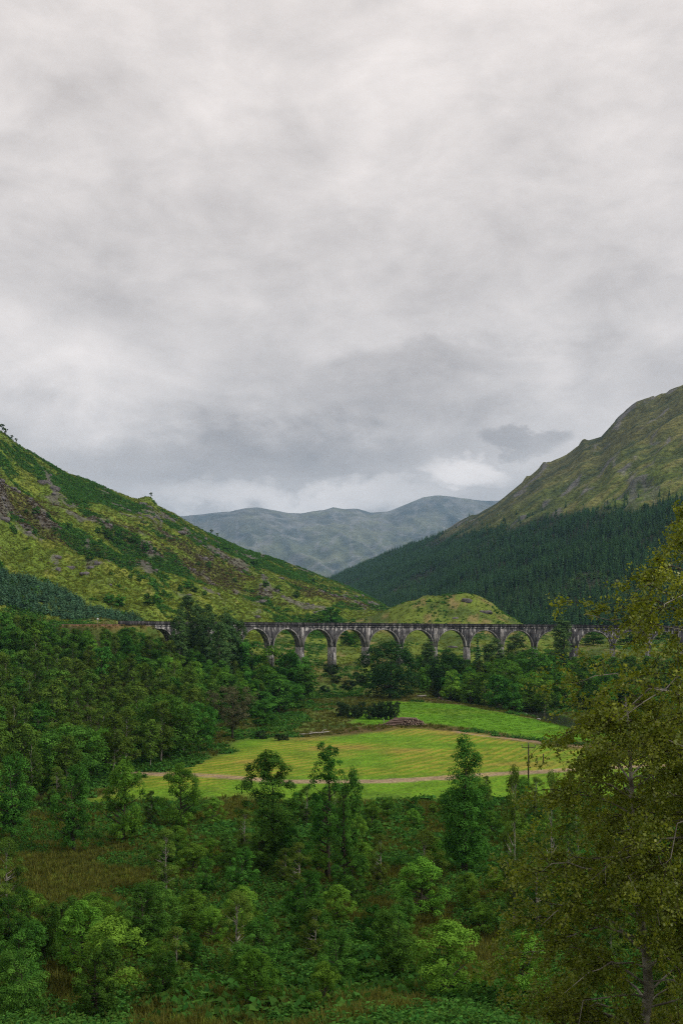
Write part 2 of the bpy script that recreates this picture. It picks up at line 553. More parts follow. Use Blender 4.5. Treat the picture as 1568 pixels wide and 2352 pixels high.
def H_rail(X, Y):
    z = H(X, Y)
    shp = z.shape
    X = np.asarray(X, float).ravel(); Y = np.asarray(Y, float).ravel(); z = z.ravel()
    near = np.where((X < -40) & (X > -260) & (Y > 250) & (Y < 470))[0]
    if len(near):
        d2 = ((X[near, None] - RAIL[None, ::2, 0]) ** 2 + (Y[near, None] - RAIL[None, ::2, 1]) ** 2)
        dm = np.sqrt(d2.min(1))
        w = ss(13, 4.5, dm)
        z[near] = lerp(z[near], RAIL[0, 2] - 0.35, w)
    return z.reshape(shp)


# curves on the valley floor (X, Y), from near to far
STRIP = np.array([(-60, 262), (-10, 269), (14, 288), (24, 292), (39, 279), (53, 254), (75, 240)], float)
FAR_EDGE = np.array([(-30, 300), (-5, 330), (3, 361), (22, 381), (45, 366), (56, 333), (67, 303), (90, 270)], float)
PATH_A = np.array([(33, 277), (39, 268), (46, 262), (53, 252), (58, 248), (72, 238)], float)
PATH_B = np.array([(70, 214), (45, 206), (38, 203), (28, 199), (18, 194), (8, 190), (-12, 190), (-29, 199), (-46, 203)], float)


def poly_dist(X, Y, P):
    best = np.full(X.shape, 1e9)
    for (x0, y0), (x1, y1) in zip(P[:-1], P[1:]):
        dx, dy = x1 - x0, y1 - y0
        t = np.clip(((X - x0) * dx + (Y - y0) * dy) / (dx * dx + dy * dy), 0, 1)
        best = np.minimum(best, np.hypot(X - x0 - t * dx, Y - y0 - t * dy))
    return best


def mixc(a, b, t):
    return a + (np.asarray(b, float) - a) * t[..., None]


def masks(X, Y):
    ed = 5 * fbm(X / 9.0, Y / 9.0, 3, 41)
    ys = np.interp(X, STRIP[:, 0], STRIP[:, 1])
    yf = np.interp(X, FAR_EDGE[:, 0], FAR_EDGE[:, 1])
    we = wood_edge(Y)
    right = 62 + 0.02 * Y
    mown = ss(-4, 2, ys - 7 + ed * 0.6 - Y) * ss(166, 176, Y + 1.4 * ed) * ss(1, 7, X - we - 2 + ed) * ss(8, 0, X - right - 6 + ed)
    green = ss(-4, 1, Y - ys - 7 + ed * 0.5) * ss(-3, 2, yf - Y + ed * 0.6) * ss(-6, 2, X - 6 + ed * 1.4 - ss(330, 345, Y) * 12) * ss(10, 2, X - 68)
    return mown, green, ys, yf, we


def build_ground():
    s = np.linspace(-0.85, 0.85, 470)
    s = np.sign(s) * np.abs(s) ** 1.25 / 0.85 ** 0.25
    Y = np.concatenate([np.linspace(-80, 24, 28), np.geomspace(25, 1000, 470)])
    Xg = s[None, :] * np.maximum(np.abs(Y), 70)[:, None]
    Yg = np.repeat(Y[:, None], len(s), 1)
    Z = H_rail(Xg, Yg)
    X, Yy = Xg, Yg
    n1 = fbm(X / 22.0, Yy / 22.0, 4, 51); n2 = fbm(X / 6.0, Yy / 9.0, 4, 57); n3 = fbm(X / 70.0, Yy / 70.0, 3, 59)
    base = np.zeros(X.shape + (3,)) + np.array((0.095, 0.135, 0.024))
    base = mixc(base, (0.050, 0.095, 0.018), ss(0.05, 0.4, n1))
    base = mixc(base, (0.14, 0.115, 0.040), ss(0.1, 0.5, n2 - 0.3 * n1) * 0.6)
    # behind the viaduct: pale hill grass
    hb = ss(425, 475, Yy)
    hg = np.zeros_like(base) + np.array((0.135, 0.185, 0.028))
    hg = mixc(hg, (0.075, 0.115, 0.024), ss(-0.05, 0.35, n1))
    hg = mixc(hg, (0.20, 0.165, 0.062), ss(0.12, 0.45, n2))
    base = lerp(base, hg, hb[..., None])
    # under the wood: leaf litter and fern
    mown, green, ys, yf, we = masks(X, Yy)
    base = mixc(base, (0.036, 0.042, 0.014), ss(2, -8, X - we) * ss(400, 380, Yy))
    g = np.zeros_like(base) + np.array((0.105, 0.255, 0.012))
    g = mixc(g, (0.075, 0.165, 0.014), ss(0.1, 0.45, fbm(X / 14.0, Yy / 26.0, 4, 71)) * 0.75)
    g = mixc(g, (0.15, 0.235, 0.018), ss(0.1, 0.5, fbm(X / 30.0, Yy / 20.0, 3, 73)) * 0.6)
    base = lerp(base, g, green[..., None])
    m = np.zeros_like(base) + np.array((0.112, 0.235, 0.012))
    yel = np.clip(ss(-0.1, 0.35, fbm(X / 34.0 + 3, Yy / 30.0, 3, 81) + 0.42 - np.abs(Yy - 240) / 75.0), 0, 1)
    m = mixc(m, (0.175, 0.225, 0.016), yel * 0.6)
    m = mixc(m, (0.30, 0.19, 0.055), ss(0.1, 0.35, fbm(X / 16.0, Yy / 12.0, 4, 83) - 0.05) * yel * 0.55)
    base = lerp(base, m, mown[..., None])
    # brown bank between the fields
    bank = ss(12, 5, np.abs(Yy - ys + 1 + 3 * n2)) * ss(-25, 5, X) * ss(80, 70, X)
    base = mixc(base, (0.115, 0.070, 0.030), bank * 0.75)
    bank2 = ss(-2, 6, Yy - yf) * ss(30, 18, Yy - yf) * ss(15, 35, X) * ss(80, 70, X)
    base = mixc(base, (0.13, 0.075, 0.034), bank2 * ss(-0.3, 0.2, n2) * 0.8)
    pa = ss(1.5, 0.7, poly_dist(X, Yy, PATH_A) + 0.4 * n2)
    pb = ss(2.6, 1.6, poly_dist(X, Yy, PATH_B) + 0.7 * n2)
    base = mixc(base, (0.34, 0.235, 0.165), np.maximum(pa * 0.8, pb * 0.9))
    # rail formation
    rd = np.full(X.shape, 99.0)
    w = (X < -40) & (X > -260) & (Yy > 250) & (Yy < 470)
    rd[w] = np.sqrt(((X[w][:, None] - RAIL[None, ::2, 0]) ** 2 + (Yy[w][:, None] - RAIL[None, ::2, 1]) ** 2).min(1))
    base = mixc(base, (0.22, 0.115, 0.055), ss(6.5, 4, rd + 3 * n2) * 0.8)
    V = np.stack([X, Yy, Z], -1).reshape(-1, 3)
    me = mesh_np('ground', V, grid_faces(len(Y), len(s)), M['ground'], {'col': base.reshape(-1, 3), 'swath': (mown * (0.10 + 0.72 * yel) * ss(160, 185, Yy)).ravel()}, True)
    structure(obj('ground', me))


build_ground()


def build_moor():
    # the wide sheet under everything, out to the horizon
    xs = np.linspace(-9800, 9800, 80); ys = np.linspace(-2600, 18800, 80)
    X, Y = np.meshgrid(xs, ys)
    inside = (np.abs(X) < 1100) & (Y > -150) & (Y < 1150)
    Z = np.where(inside, -12.0, 4 + 14 * fbm(X / 700, Y / 700, 3, 91))
    Z = np.where((Y > 900) & ~inside, Z + 10, Z)
    c = np.zeros(X.shape + (3,)) + np.array((0.085, 0.10, 0.03))
    c = mixc(c, (0.05, 0.06, 0.025), ss(-0.2, 0.3, fbm(X / 300, Y / 300, 3, 93)))
    me = mesh_np('moorland', np.stack([X, Y, Z], -1).reshape(-1, 3), grid_faces(80, 80), M['fell'], {'col': c.reshape(-1, 3)}, True)
    structure(obj('moorland', me))


build_moor()

# ------------------------------------------------------------------ hills
class Hill:
    """terrain from a foot line up to a crest and down behind it, as a height field"""
    def __init__(self, name, s, y0, y1, z0, z1, nt, back, shape, relief, colour, mat, tback=0.35, nb=30):
        self.s = s
        t = np.concatenate([np.linspace(0, 1, nt), 1 + np.linspace(0, tback, nb)[1:]])
        self.t = t
        T, S = np.meshgrid(t, s, indexing='ij')
        Y = y0[None, :] + (y1 - y0)[None, :] * T
        X = S * Y
        g = shape(np.clip(T, 0, 1), S)
        Z = z0[None, :] + (z1 - z0)[None, :] * g
        Z = Z - back * np.clip(Y - y1[None, :], 0, None)
        self.relief_v = relief(X, Y, T, S)
        Z = Z + self.relief_v
        self.X, self.Y, self.Z, self.T, self.S = X, Y, Z, T, S
        ii = np.clip(np.gradient(Z, axis=0) / (np.gradient(Y, axis=0) + 1e-6), -3, 3)
        jj = np.clip(np.gradient(Z, axis=1) / (np.gradient(X, axis=1) + 1e-6), -3, 3)
        self.slope = np.hypot(ii, jj)
        c = colour(X, Y, Z, T, S, self)
        me = mesh_np(name, np.stack([X, Y, Z], -1).reshape(-1, 3), grid_faces(len(t), len(s)), mat, {'col': c.reshape(-1, 3)}, True)
        self.o = structure(obj(name, me))

    def at(self, s, t):
        """points on the surface"""
        j = np.interp(s, self.s, np.arange(len(self.s))); i = np.interp(t, self.t, np.arange(len(self.t)))
        i0 = np.clip(np.floor(i).astype(int), 0, len(self.t) - 2); j0 = np.clip(np.floor(j).astype(int), 0, len(self.s) - 2)
        fi = i - i0; fj = j - j0

        def q(A):
            return (A[i0, j0] * (1 - fi) * (1 - fj) + A[i0 + 1, j0] * fi * (1 - fj) + A[i0, j0 + 1] * (1 - fi) * fj + A[i0 + 1, j0 + 1] * fi * fj)
        return q(self.X), q(self.Y), q(self.Z)

    def weight_area(self, n, rg, tmax=1.02):
        """about evenly spread random (s,t)"""
        s = rg.uniform(self.s[0], self.s[-1], n * 3); t = rg.uniform(0, tmax, n * 3)
        x, y, z = self.at(s, t)
        w = y / y.max()
        keep = rg.random(n * 3) < w
        return s[keep][:n], t[keep][:n]


def crest(pts, s, y1):
    sp = np.array([P15(*p) for p in pts])
    return ZC + np.interp(s, sp[:, 0], sp[:, 1]) * y1


# left hill ----------------------------------------------------------
sL = np.linspace(-0.80, 0.115, 520)
LP = [(-900, 620), (-400, 790), (-150, 905), (0, 992), (50, 1028), (100, 1058), (160, 1090), (200, 1104), (260, 1128), (315, 1150), (345, 1153), (365, 1168), (400, 1181), (450, 1212),
      (500, 1236), (560, 1262), (600, 1274), (650, 1290), (700, 1309), (750, 1330), (800, 1349), (850, 1375), (880, 1391), (900, 1405), (960, 1425), (1050, 1440)]
y0L = np.interp(sL, [-0.8, -0.36, -0.2, -0.05, 0.115], [330, 428, 462, 540, 700])
y1L = np.interp(sL, [-0.8, -0.36, -0.15, 0.0, 0.115], [800, 880, 960, 1060, 1150])
z0L = H_rail(sL * y0L, y0L) - 1.2
z1L = crest(LP, sL, y1L)


def relief_L(X, Y, T, S):
    w = np.sin(np.pi * np.clip(T, 0, 1)) ** 0.6
    hgt = np.clip((z1L - z0L)[None, :], 5, 170) / 150.0
    b = 19 * (ridged(S * 7 + 1.3, T * 3.2 + S * 3.0, 4, 101) - 0.55)
    b = b + 9 * fbm(S * 16 + T * 3, T * 9 + S * 6, 4, 105)
    r = (b * w) * (0.25 + 0.75 * hgt)
    crag = ss(0.58, 0.80, ridged(S * 18 + 4, T * 7 + S * 6, 4, 111)) * 3.0 * w
    fine = 1.5 * fbm(X / 16, Y / 16, 4, 121) * (0.25 + w) + 0.9 * fbm(X / 5.0, Y / 6.0, 3, 123) * (0.4 + w)
    # rocky knob on the skyline
    s0, e0 = P15(338, 1150)
    knob = 5.0 * np.exp(-((S - s0) / 0.010) ** 2 - ((T - 0.985) / 0.03) ** 2)
    return (r + crag + fine) * ss(0.0, 0.06, T) + knob


def veg_L(X, Y, T, S):
    a = fbm(S * 15 + T * 4, T * 8 + S * 9, 5, 131, 0.6)
    b = fbm(S * 24 + T * 6, T * 13 + S * 14, 4, 137, 0.6)
    rk = ridged(S * 18 + 4, T * 7 + S * 6, 4, 111)
    brack = ss(0.0, 0.20, a + 0.5 * b + 0.22 * fbm(X / 13, Y / 15, 3, 147) + 0.05 - 0.25 * ss(0.45, 0.2, T) * ss(-0.1, -0.3, S))
    heath = ss(0.05, 0.3, b - 0.5 * a + 0.35 * (rk - 0.62)) * ss(0.15, 0.4, T)
    band = np.exp(-((T - 0.55 - 0.25 * (S + 0.15)) / 0.14) ** 2)
    heath = np.clip(heath * (0.10 + 0.75 * band), 0, 1)
    rock = ss(0.78, 0.86, rk + 0.10 * fbm(X / 7, Y / 9, 3, 141) + 0.04 * band) * ss(0.12, 0.3, T)
    return brack, heath, rock


def colour_L(X, Y, Z, T, S, h):
    brack, heath, rock = veg_L(X, Y, T, S)
    n = 0.7 * fbm(X / 26, Y / 30, 4, 143) + 0.6 * fbm(S * 70 + T * 10, T * 46 + S * 46, 3, 145)
    c = np.zeros(X.shape + (3,)) + np.array((0.135, 0.200, 0.026))
    c = mixc(c, (0.20, 0.225, 0.036), ss(0.0, 0.5, n))
    c = mixc(c, (0.12, 0.175, 0.024), ss(0.0, 0.5, -n) * 0.8)
    c = mixc(c, (0.052, 0.120, 0.020), brack * 0.9)
    c = mixc(c, (0.085, 0.075, 0.028), heath * 0.8)
    c = mixc(c, (0.12, 0.105, 0.10), rock * 0.8)
    return c


hillL = Hill('hill_left', sL, y0L, y1L, z0L, z1L, 330, 0.45, lambda T, S: T ** 1.12, relief_L, colour_L, M['hill'])

# right mountain -----------------------------------------------------
sR = np.linspace(-0.055, 0.95, 470)
RP = [(640, 1395), (700, 1362), (760, 1330), (800, 1312), (860, 1284), (920, 1262), (960, 1248), (1000, 1236), (1050, 1205), (1100, 1180), (1140, 1157), (1180, 1125), (1205, 1105), (1245, 1072), (1300, 1045), (1340, 1015),
      (1380, 1003), (1410, 970), (1460, 932), (1500, 917), (1568, 885), (1700, 820), (1900, 740), (2300, 640), (2900, 560)]
y1R = np.interp(sR, [-0.055, 0.0, 0.10, 0.16, 0.36, 0.95], [3250, 3000, 2650, 2300, 1950, 1700])
y0R = np.interp(sR, [-0.055, 0.0, 0.05, 0.12, 0.25, 0.36, 0.95], [1750, 1500, 1250, 960, 830, 800, 650])
z0R = np.interp(sR, [-0.055, 0.05, 0.15, 0.95], [20, 20, 24, 30]) - 4.0
z1R = crest(RP, sR, y1R)


def relief_R(X, Y, T, S):
    w = np.sin(np.pi * np.clip(T, 0, 1)) ** 0.7
    b = 34 * (ridged(S * 9 + 2, T * 5 - S * 7, 4, 201) - 0.55)
    b = b + 14 * fbm(S * 22 - T * 2, T * 20 - S * 22, 4, 207)
    fine = 5 * fbm(X / 60, Y / 60, 4, 213) + 2.2 * fbm(X / 20, Y / 20, 3, 215)
    crag = 7 * ss(0.6, 0.8, ridged(S * 26, T * 10 - S * 12, 3, 219)) * ss(0.6, 0.9, T)
    return (b * w + fine * (0.35 + w) + crag) * ss(0, 0.08, T) * (0.35 + 0.65 * ss(0.02, 0.2, S))


TL_PTS = np.array([P15(*p) for p in [(640, 1330), (900, 1230), (960, 1225), (1000, 1233), (1060, 1226), (1120, 1222), (1170, 1210), (1230, 1187), (1290, 1180), (1340, 1176), (1430, 1174), (1568, 1150), (1800, 1100), (2900, 900)]])


def colour_R(X, Y, Z, T, S, h):
    n = 0.75 * fbm(S * 20 - T * 2, T * 22 - S * 20, 5, 221, 0.6) + 0.5 * fbm(S * 34 - T * 3, T * 80 - S * 75, 3, 225)
    n2 = fbm(X / 90, Y / 90, 4, 223)
    up = ss(0.35, 0.85, T + 0.1 * n2)
    c = np.zeros(X.shape + (3,)) + np.array((0.100, 0.140, 0.028))
    c = mixc(c, (0.098, 0.100, 0.034), up)
    c = mixc(c, (0.175, 0.170, 0.055), ss(0.08, 0.4, n) * 0.8)
    c = mixc(c, (0.040, 0.060, 0.022), ss(0.05, 0.35, -n) * 0.8)
    rk = ridged(S * 26, T * 10 - S * 12, 4, 219)
    c = mixc(c, (0.16, 0.15, 0.15), ss(0.76, 0.86, rk + 0.06 * n2) * ss(0.2, 0.6, T) * 0.8)
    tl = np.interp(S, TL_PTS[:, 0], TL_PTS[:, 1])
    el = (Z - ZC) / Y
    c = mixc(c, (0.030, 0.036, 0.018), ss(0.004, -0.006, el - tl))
    return c


hillR = Hill('mountain_right', sR, y0R, y1R, z0R, z1R, 300, 0.5, lambda T, S: T ** 1.05, relief_R, colour_R, M['fell'], 0.3, 24)

# far mountain -------------------------------------------------------
sF = np.linspace(-0.55, 0.62, 520)
FP = [(-500, 1190), (-100, 1170), (200, 1150), (380, 1190), (425, 1186), (470, 1181), (530, 1175), (560, 1169), (590, 1166), (620, 1172), (660, 1178), (690, 1181), (720, 1176), (745, 1172), (765, 1166), (790, 1170), (820, 1170), (850, 1178),
      (890, 1176), (930, 1160), (970, 1144), (1000, 1139), (1030, 1141), (1070, 1146), (1100, 1150), (1140, 1152), (1180, 1148), (1300, 1150), (1500, 1165), (1900, 1170), (2100, 1180)]
y1F = np.interp(sF, [-0.55, -0.1, 0.05, 0.2, 0.62], [12300, 12000, 12700, 13200, 13500])
y0F = np.full_like(sF, 6400.0)
z0F = np.full_like(sF, 40.0)
z1F = crest(FP, sF, y1F)


def relief_F(X, Y, T, S):
    w = np.sin(np.pi * np.clip(T, 0, 1)) ** 0.7
    b = 260 * (ridged(S * 14 + T * 2.5, T * 1.6 + 2, 4, 301) - 0.55)
    b = b + 110 * (ridged(S * 40 + T * 5, T * 4, 4, 307) - 0.5)
    fine = 30 * fbm(X / 240, Y / 240, 5, 313)
    return (b * w + fine * (0.3 + w)) * ss(0, 0.1, T)


def colour_F(X, Y, Z, T, S, h):
    n = fbm(S * 40 + T * 4, T * 8, 5, 321, 0.6)
    c = np.zeros(X.shape + (3,)) + np.array((0.135, 0.15, 0.09))  # turf and rock colours paled to stand in for part of the haze
    c = mixc(c, (0.145, 0.14, 0.12), ss(0.5, 0.95, T + 0.1 * n) * 0.9)
    c = mixc(c, (0.19, 0.195, 0.12), ss(0.0, 0.4, n) * 0.7)
    c = mixc(c, (0.09, 0.10, 0.09), ss(0.05, 0.4, -n) * 0.8)
    rk = ridged(S * 60, T * 12 + S * 9, 4, 331)
    c = mixc(c, (0.23, 0.225, 0.22), ss(0.66, 0.8, rk) * 0.6)
    return c


hillF = Hill('mountain_far', sF, y0F, y1F, z0F, z1F, 240, 0.4, lambda T, S: T ** 1.25, relief_F, colour_F, M['far'], 0.3, 20)

# ------------------------------------------------------------------ haze in the glen
def build_haze():
    g = Geo()
    g.box(-10000, 10000, -2800, 19000, -20, 1900)
    m, N = new_mat('haze_air')
    v = N.n('ShaderNodeVolumePrincipled')
    v.inputs['Color'].default_value = (0.37, 0.66, 1.0, 1)
    v.inputs['Density'].default_value = 0.000052
    v.inputs['Anisotropy'].default_value = 0.1
    N.n('ShaderNodeOutputMaterial', Volume=v.outputs[0])
    o = obj('haze', g.mesh('haze', m))
    o['kind'] = 'stuff'


build_haze()

# ------------------------------------------------------------------ viaduct
def arcV(L):
    """(a, d, z) rows -> world"""
    L = np.asarray(L, float)
    x, y = ax_xy(L[:, 0], L[:, 1])
    return np.stack([x, y, L[:, 2]], 1)


WD = 2.75            # half width of the deck


def prism_ad(poly_az, d0, d1, mat, name):
    """polygon in (a, z) extruded from d0 to d1; the polygon is a strip given as two matching chains lower/upper"""
    lo, up = np.asarray(poly_az[0], float), np.asarray(poly_az[1], float)
    n = len(lo)
    rows = []
    for d in (d0, d1):
        for ch in (lo, up):
            rows += [(a, d, z) for a, z in ch]
    V = arcV(rows)
    LO0, UP0, LO1, UP1 = 0, n, 2 * n, 3 * n
    q = []
    for i in range(n - 1):
        q.append((LO0 + i, UP0 + i, UP0 + i + 1, LO0 + i + 1))
        q.append((LO1 + i, LO1 + i + 1, UP1 + i + 1, UP1 + i))
        q.append((LO0 + i, LO0 + i + 1, LO1 + i + 1, LO1 + i))
        q.append((UP0 + i, UP1 + i, UP1 + i + 1, UP0 + i + 1))
    q.append((LO0, LO1, UP1, UP0)); e = n - 1
    q.append((LO0 + e, UP0 + e, UP1 + e, LO1 + e))
    return mesh_np(name, V, np.array(q), mat)


def frustum_ad(a, w0, w1, d0lo, d1lo, d0hi, d1hi, z0, z1, mat, name):
    rows = [(a - w0, d0lo, z0), (a + w0, d0lo, z0), (a + w0, d1lo, z0), (a - w0, d1lo, z0),
            (a - w1, d0hi, z1), (a + w1, d0hi, z1), (a + w1, d1hi, z1), (a - w1, d1hi, z1)]
    V = arcV(rows)
    q = np.array([(0, 1, 2, 3), (7, 6, 5, 4), (0, 4, 5, 1), (1, 5, 6, 2), (2, 6, 7, 3), (3, 7, 4, 0)])
    return mesh_np(name, V, q, mat)


def build_viaduct():
    root = bpy.data.objects.new('railway_viaduct', None)
    COL.objects.link(root)
    tag(root, 'long curved grey concrete railway viaduct with tall round arches crossing the glen', 'viaduct')
    ks = list(range(-4, 17))
    spring = {}
    for k in ks:
        a = PIER_A[k]
        wide = k in (9,)
        hw = 1.95 if wide else 1.12
        zt = float(deck_z(a))
        spring[k] = hw
        x, y = ax_xy(a)
        zb = float(H_rail(np.array([x]), np.array([y]))[0]) - 1.0
        zs = zt - 11.6                      # springing
        if zb < zs - 0.5:
            h = zs - zb
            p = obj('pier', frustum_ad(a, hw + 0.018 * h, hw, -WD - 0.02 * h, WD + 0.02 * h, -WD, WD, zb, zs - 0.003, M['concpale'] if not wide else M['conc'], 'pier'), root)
            if k % 2 == 1 or wide:
                w = (1.55 if not wide else 2.2) * 0.62
                de = 0.35 if not wide else 0.8
                obj('buttress', frustum_ad(a, w + 0.012 * h, w, WD + 0.02 * h + 0.003, WD + 0.02 * h + de, WD + 0.003, WD + de, zb, zs - 0.003, M['concpale'] if not wide else M['conc'], 'buttress'), p)
        if k % 2 == 1 or wide:
            w = 1.55 if not wide else 2.2
            d1 = WD + 0.35 if not wide else WD + 0.8
            obj('pilaster', frustum_ad(a, w * 0.62, w * 0.62, WD + 0.003, d1, WD + 0.003, d1, max(zs + 0.004, zb), zt - 2.35, M['concpale'] if not wide else M['conc'], 'pilaster'), root)
    for k0, k1 in zip(ks[:-1], ks[1:]):
        a0, a1 = PIER_A[k0], PIER_A[k1]
        h0, h1 = spring[k0], spring[k1]
        L, Rr = a0 + h0, a1 - h1
        c = (L + Rr) / 2; r = (Rr - L) / 2
        zt0 = float(deck_z(c))
        zs = zt0 - 11.6
        rz = 8.35                                     # arch rise
        th = np.linspace(np.pi, 0, 33)
        arc = [(c + r * math.cos(t), zs + rz * math.sin(t)) for t in th]
        lo = [(a0 + 0.002, zs)] + arc + [(a1 - 0.002, zs)]
        lo_a = np.array(lo)
        lo_a[0, 1] = lo_a[-1, 1] = zs
        up = np.array([(p[0], float(deck_z(p[0])) - 2.0) for p in lo_a])
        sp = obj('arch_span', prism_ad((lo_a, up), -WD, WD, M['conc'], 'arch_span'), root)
        rin = np.array([(c + (r - 0.02) * math.cos(t), zs + (rz - 0.02) * math.sin(t)) for t in th])
        rout = np.array([(c + (r + 0.5) * math.cos(t), zs + (rz + 0.5) * math.sin(t)) for t in th])
        obj('arch_ring', prism_ad((rin, rout), WD + 0.004, WD + 0.16, M['concpale'], 'arch_ring'), sp)
        aa = np.linspace(a0 + 0.004, a1 - 0.004, 8)
        zz = deck_z(aa)
        obj('string_course', prism_ad((np.stack([aa, zz - 1.996], 1), np.stack([aa, zz - 1.62], 1)), -WD - 0.28, WD + 0.28, M['conc'], 'string_course'), root)
        for d0, d1 in ((WD - 0.35, WD + 0.10), (-WD - 0.10, -WD + 0.35)):
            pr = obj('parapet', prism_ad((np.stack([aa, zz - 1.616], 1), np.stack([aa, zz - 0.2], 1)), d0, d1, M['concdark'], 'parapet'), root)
            obj('coping', prism_ad((np.stack([aa, zz - 0.197], 1), np.stack([aa, zz], 1)), d0 - 0.08, d1 + 0.08, M['concdark'], 'coping'), pr)
        obj('track_bed', prism_ad((np.stack([aa, zz - 1.612], 1), np.stack([aa, zz - 1.35], 1)), -WD + 0.36, WD - 0.36, M['ballast'], 'track_bed'), root)
    # abutment at the wooded end
    a = A_L
    zt = float(deck_z(a))
    aa = np.linspace(a - 9, a - 0.004, 5); zz = deck_z(aa) * 0 + zt
    obj('abutment', prism_ad((np.stack([aa, zz - 13.0], 1), np.stack([aa, zz - 2.0], 1)), -WD, WD, M['concpale'], 'abutment'), root)
    obj('parapet', prism_ad((np.stack([aa, zz - 1.998], 1), np.stack([aa, zz + 0.03], 1)), WD - 0.35, WD + 0.10, M['concdark'], 'parapet'), root)
    obj('parapet', prism_ad((np.stack([aa, zz - 1.998], 1), np.stack([aa, zz + 0.03], 1)), -WD - 0.10, -WD + 0.35, M['concdark'], 'parapet'), root)


build_viaduct()


def build_track():
    pts = RAIL[2:46]
    root = bpy.data.objects.new('railway_track', None); COL.objects.link(root)
    tag(root, 'single railway track on reddish ballast running from the viaduct into the wood', 'track')
    d = np.gradient(pts[:, :2], axis=0); d /= np.linalg.norm(d, axis=1)[:, None]
    nrm = np.stack([-d[:, 1], d[:, 0]], 1)

    def ribbon(o0, o1, z0, z1, name, mat):
        rows = []
        for i in range(len(pts)):
            for o, z in ((o0, z0), (o0, z1), (o1, z1), (o1, z0)):
                rows.append((pts[i, 0] + nrm[i, 0] * o, pts[i, 1] + nrm[i, 1] * o, pts[i, 2] + z))
        q = []
        for i in range(len(pts) - 1):
            for j in range(4):
                q.append((i * 4 + j, i * 4 + (j + 1) % 4, i * 4 + 4 + (j + 1) % 4, i * 4 + 4 + j))
        return mesh_np(name, np.array(rows), np.array(q), mat)
    obj('ballast_bed', ribbon(-2.1, 2.1, -0.9, 0.12, 'ballast_bed', M['ballast']), root)
    for o in (-0.72, 0.72):
        obj('rail', ribbon(o - 0.035, o + 0.035, 0.125, 0.29, 'rail', M['rail']), root)


build_track()

# ------------------------------------------------------------------ plants: shapes
def leaf_quads(c, nrm, size, rg, aspect=0.7):
    """rhombic leaf sprays: centre, normal, size"""
    n = len(c)
    r = rg.normal(size=(n, 3))
    u = np.cross(nrm, r); u /= np.linalg.norm(u, axis=1)[:, None] + 1e-9
    w = np.cross(nrm, u)
    s = np.asarray(size, float)[:, None] if np.ndim(size) else np.full((n, 1), size)
    bend = nrm * s * 0.18
    V = np.stack([c - u * s * 0.5, c + w * s * aspect * 0.5 - bend * 0.6, c + u * s * 0.5, c - w * s * aspect * 0.5 - bend * 0.6], 1).reshape(-1, 3)
    q = np.arange(n * 4).reshape(n, 4)
    return V, q


def limb(g, p0, p1, r0, r1, rg, n=4, sides=5, sag=0.12):
    t = np.linspace(0, 1, n)[:, None]
    L = np.linalg.norm(np.asarray(p1) - p0)
    pts = np.asarray(p0)[None] * (1 - t) + np.asarray(p1)[None] * t
    pts = pts + (rg.normal(size=(n, 3)) * 0.05 * L + np.array([0, 0, sag * L])) * (t * (1 - t) * 2)
    g.tube(pts, lerp(r0, r1, t[:, 0]), sides, cap=False)


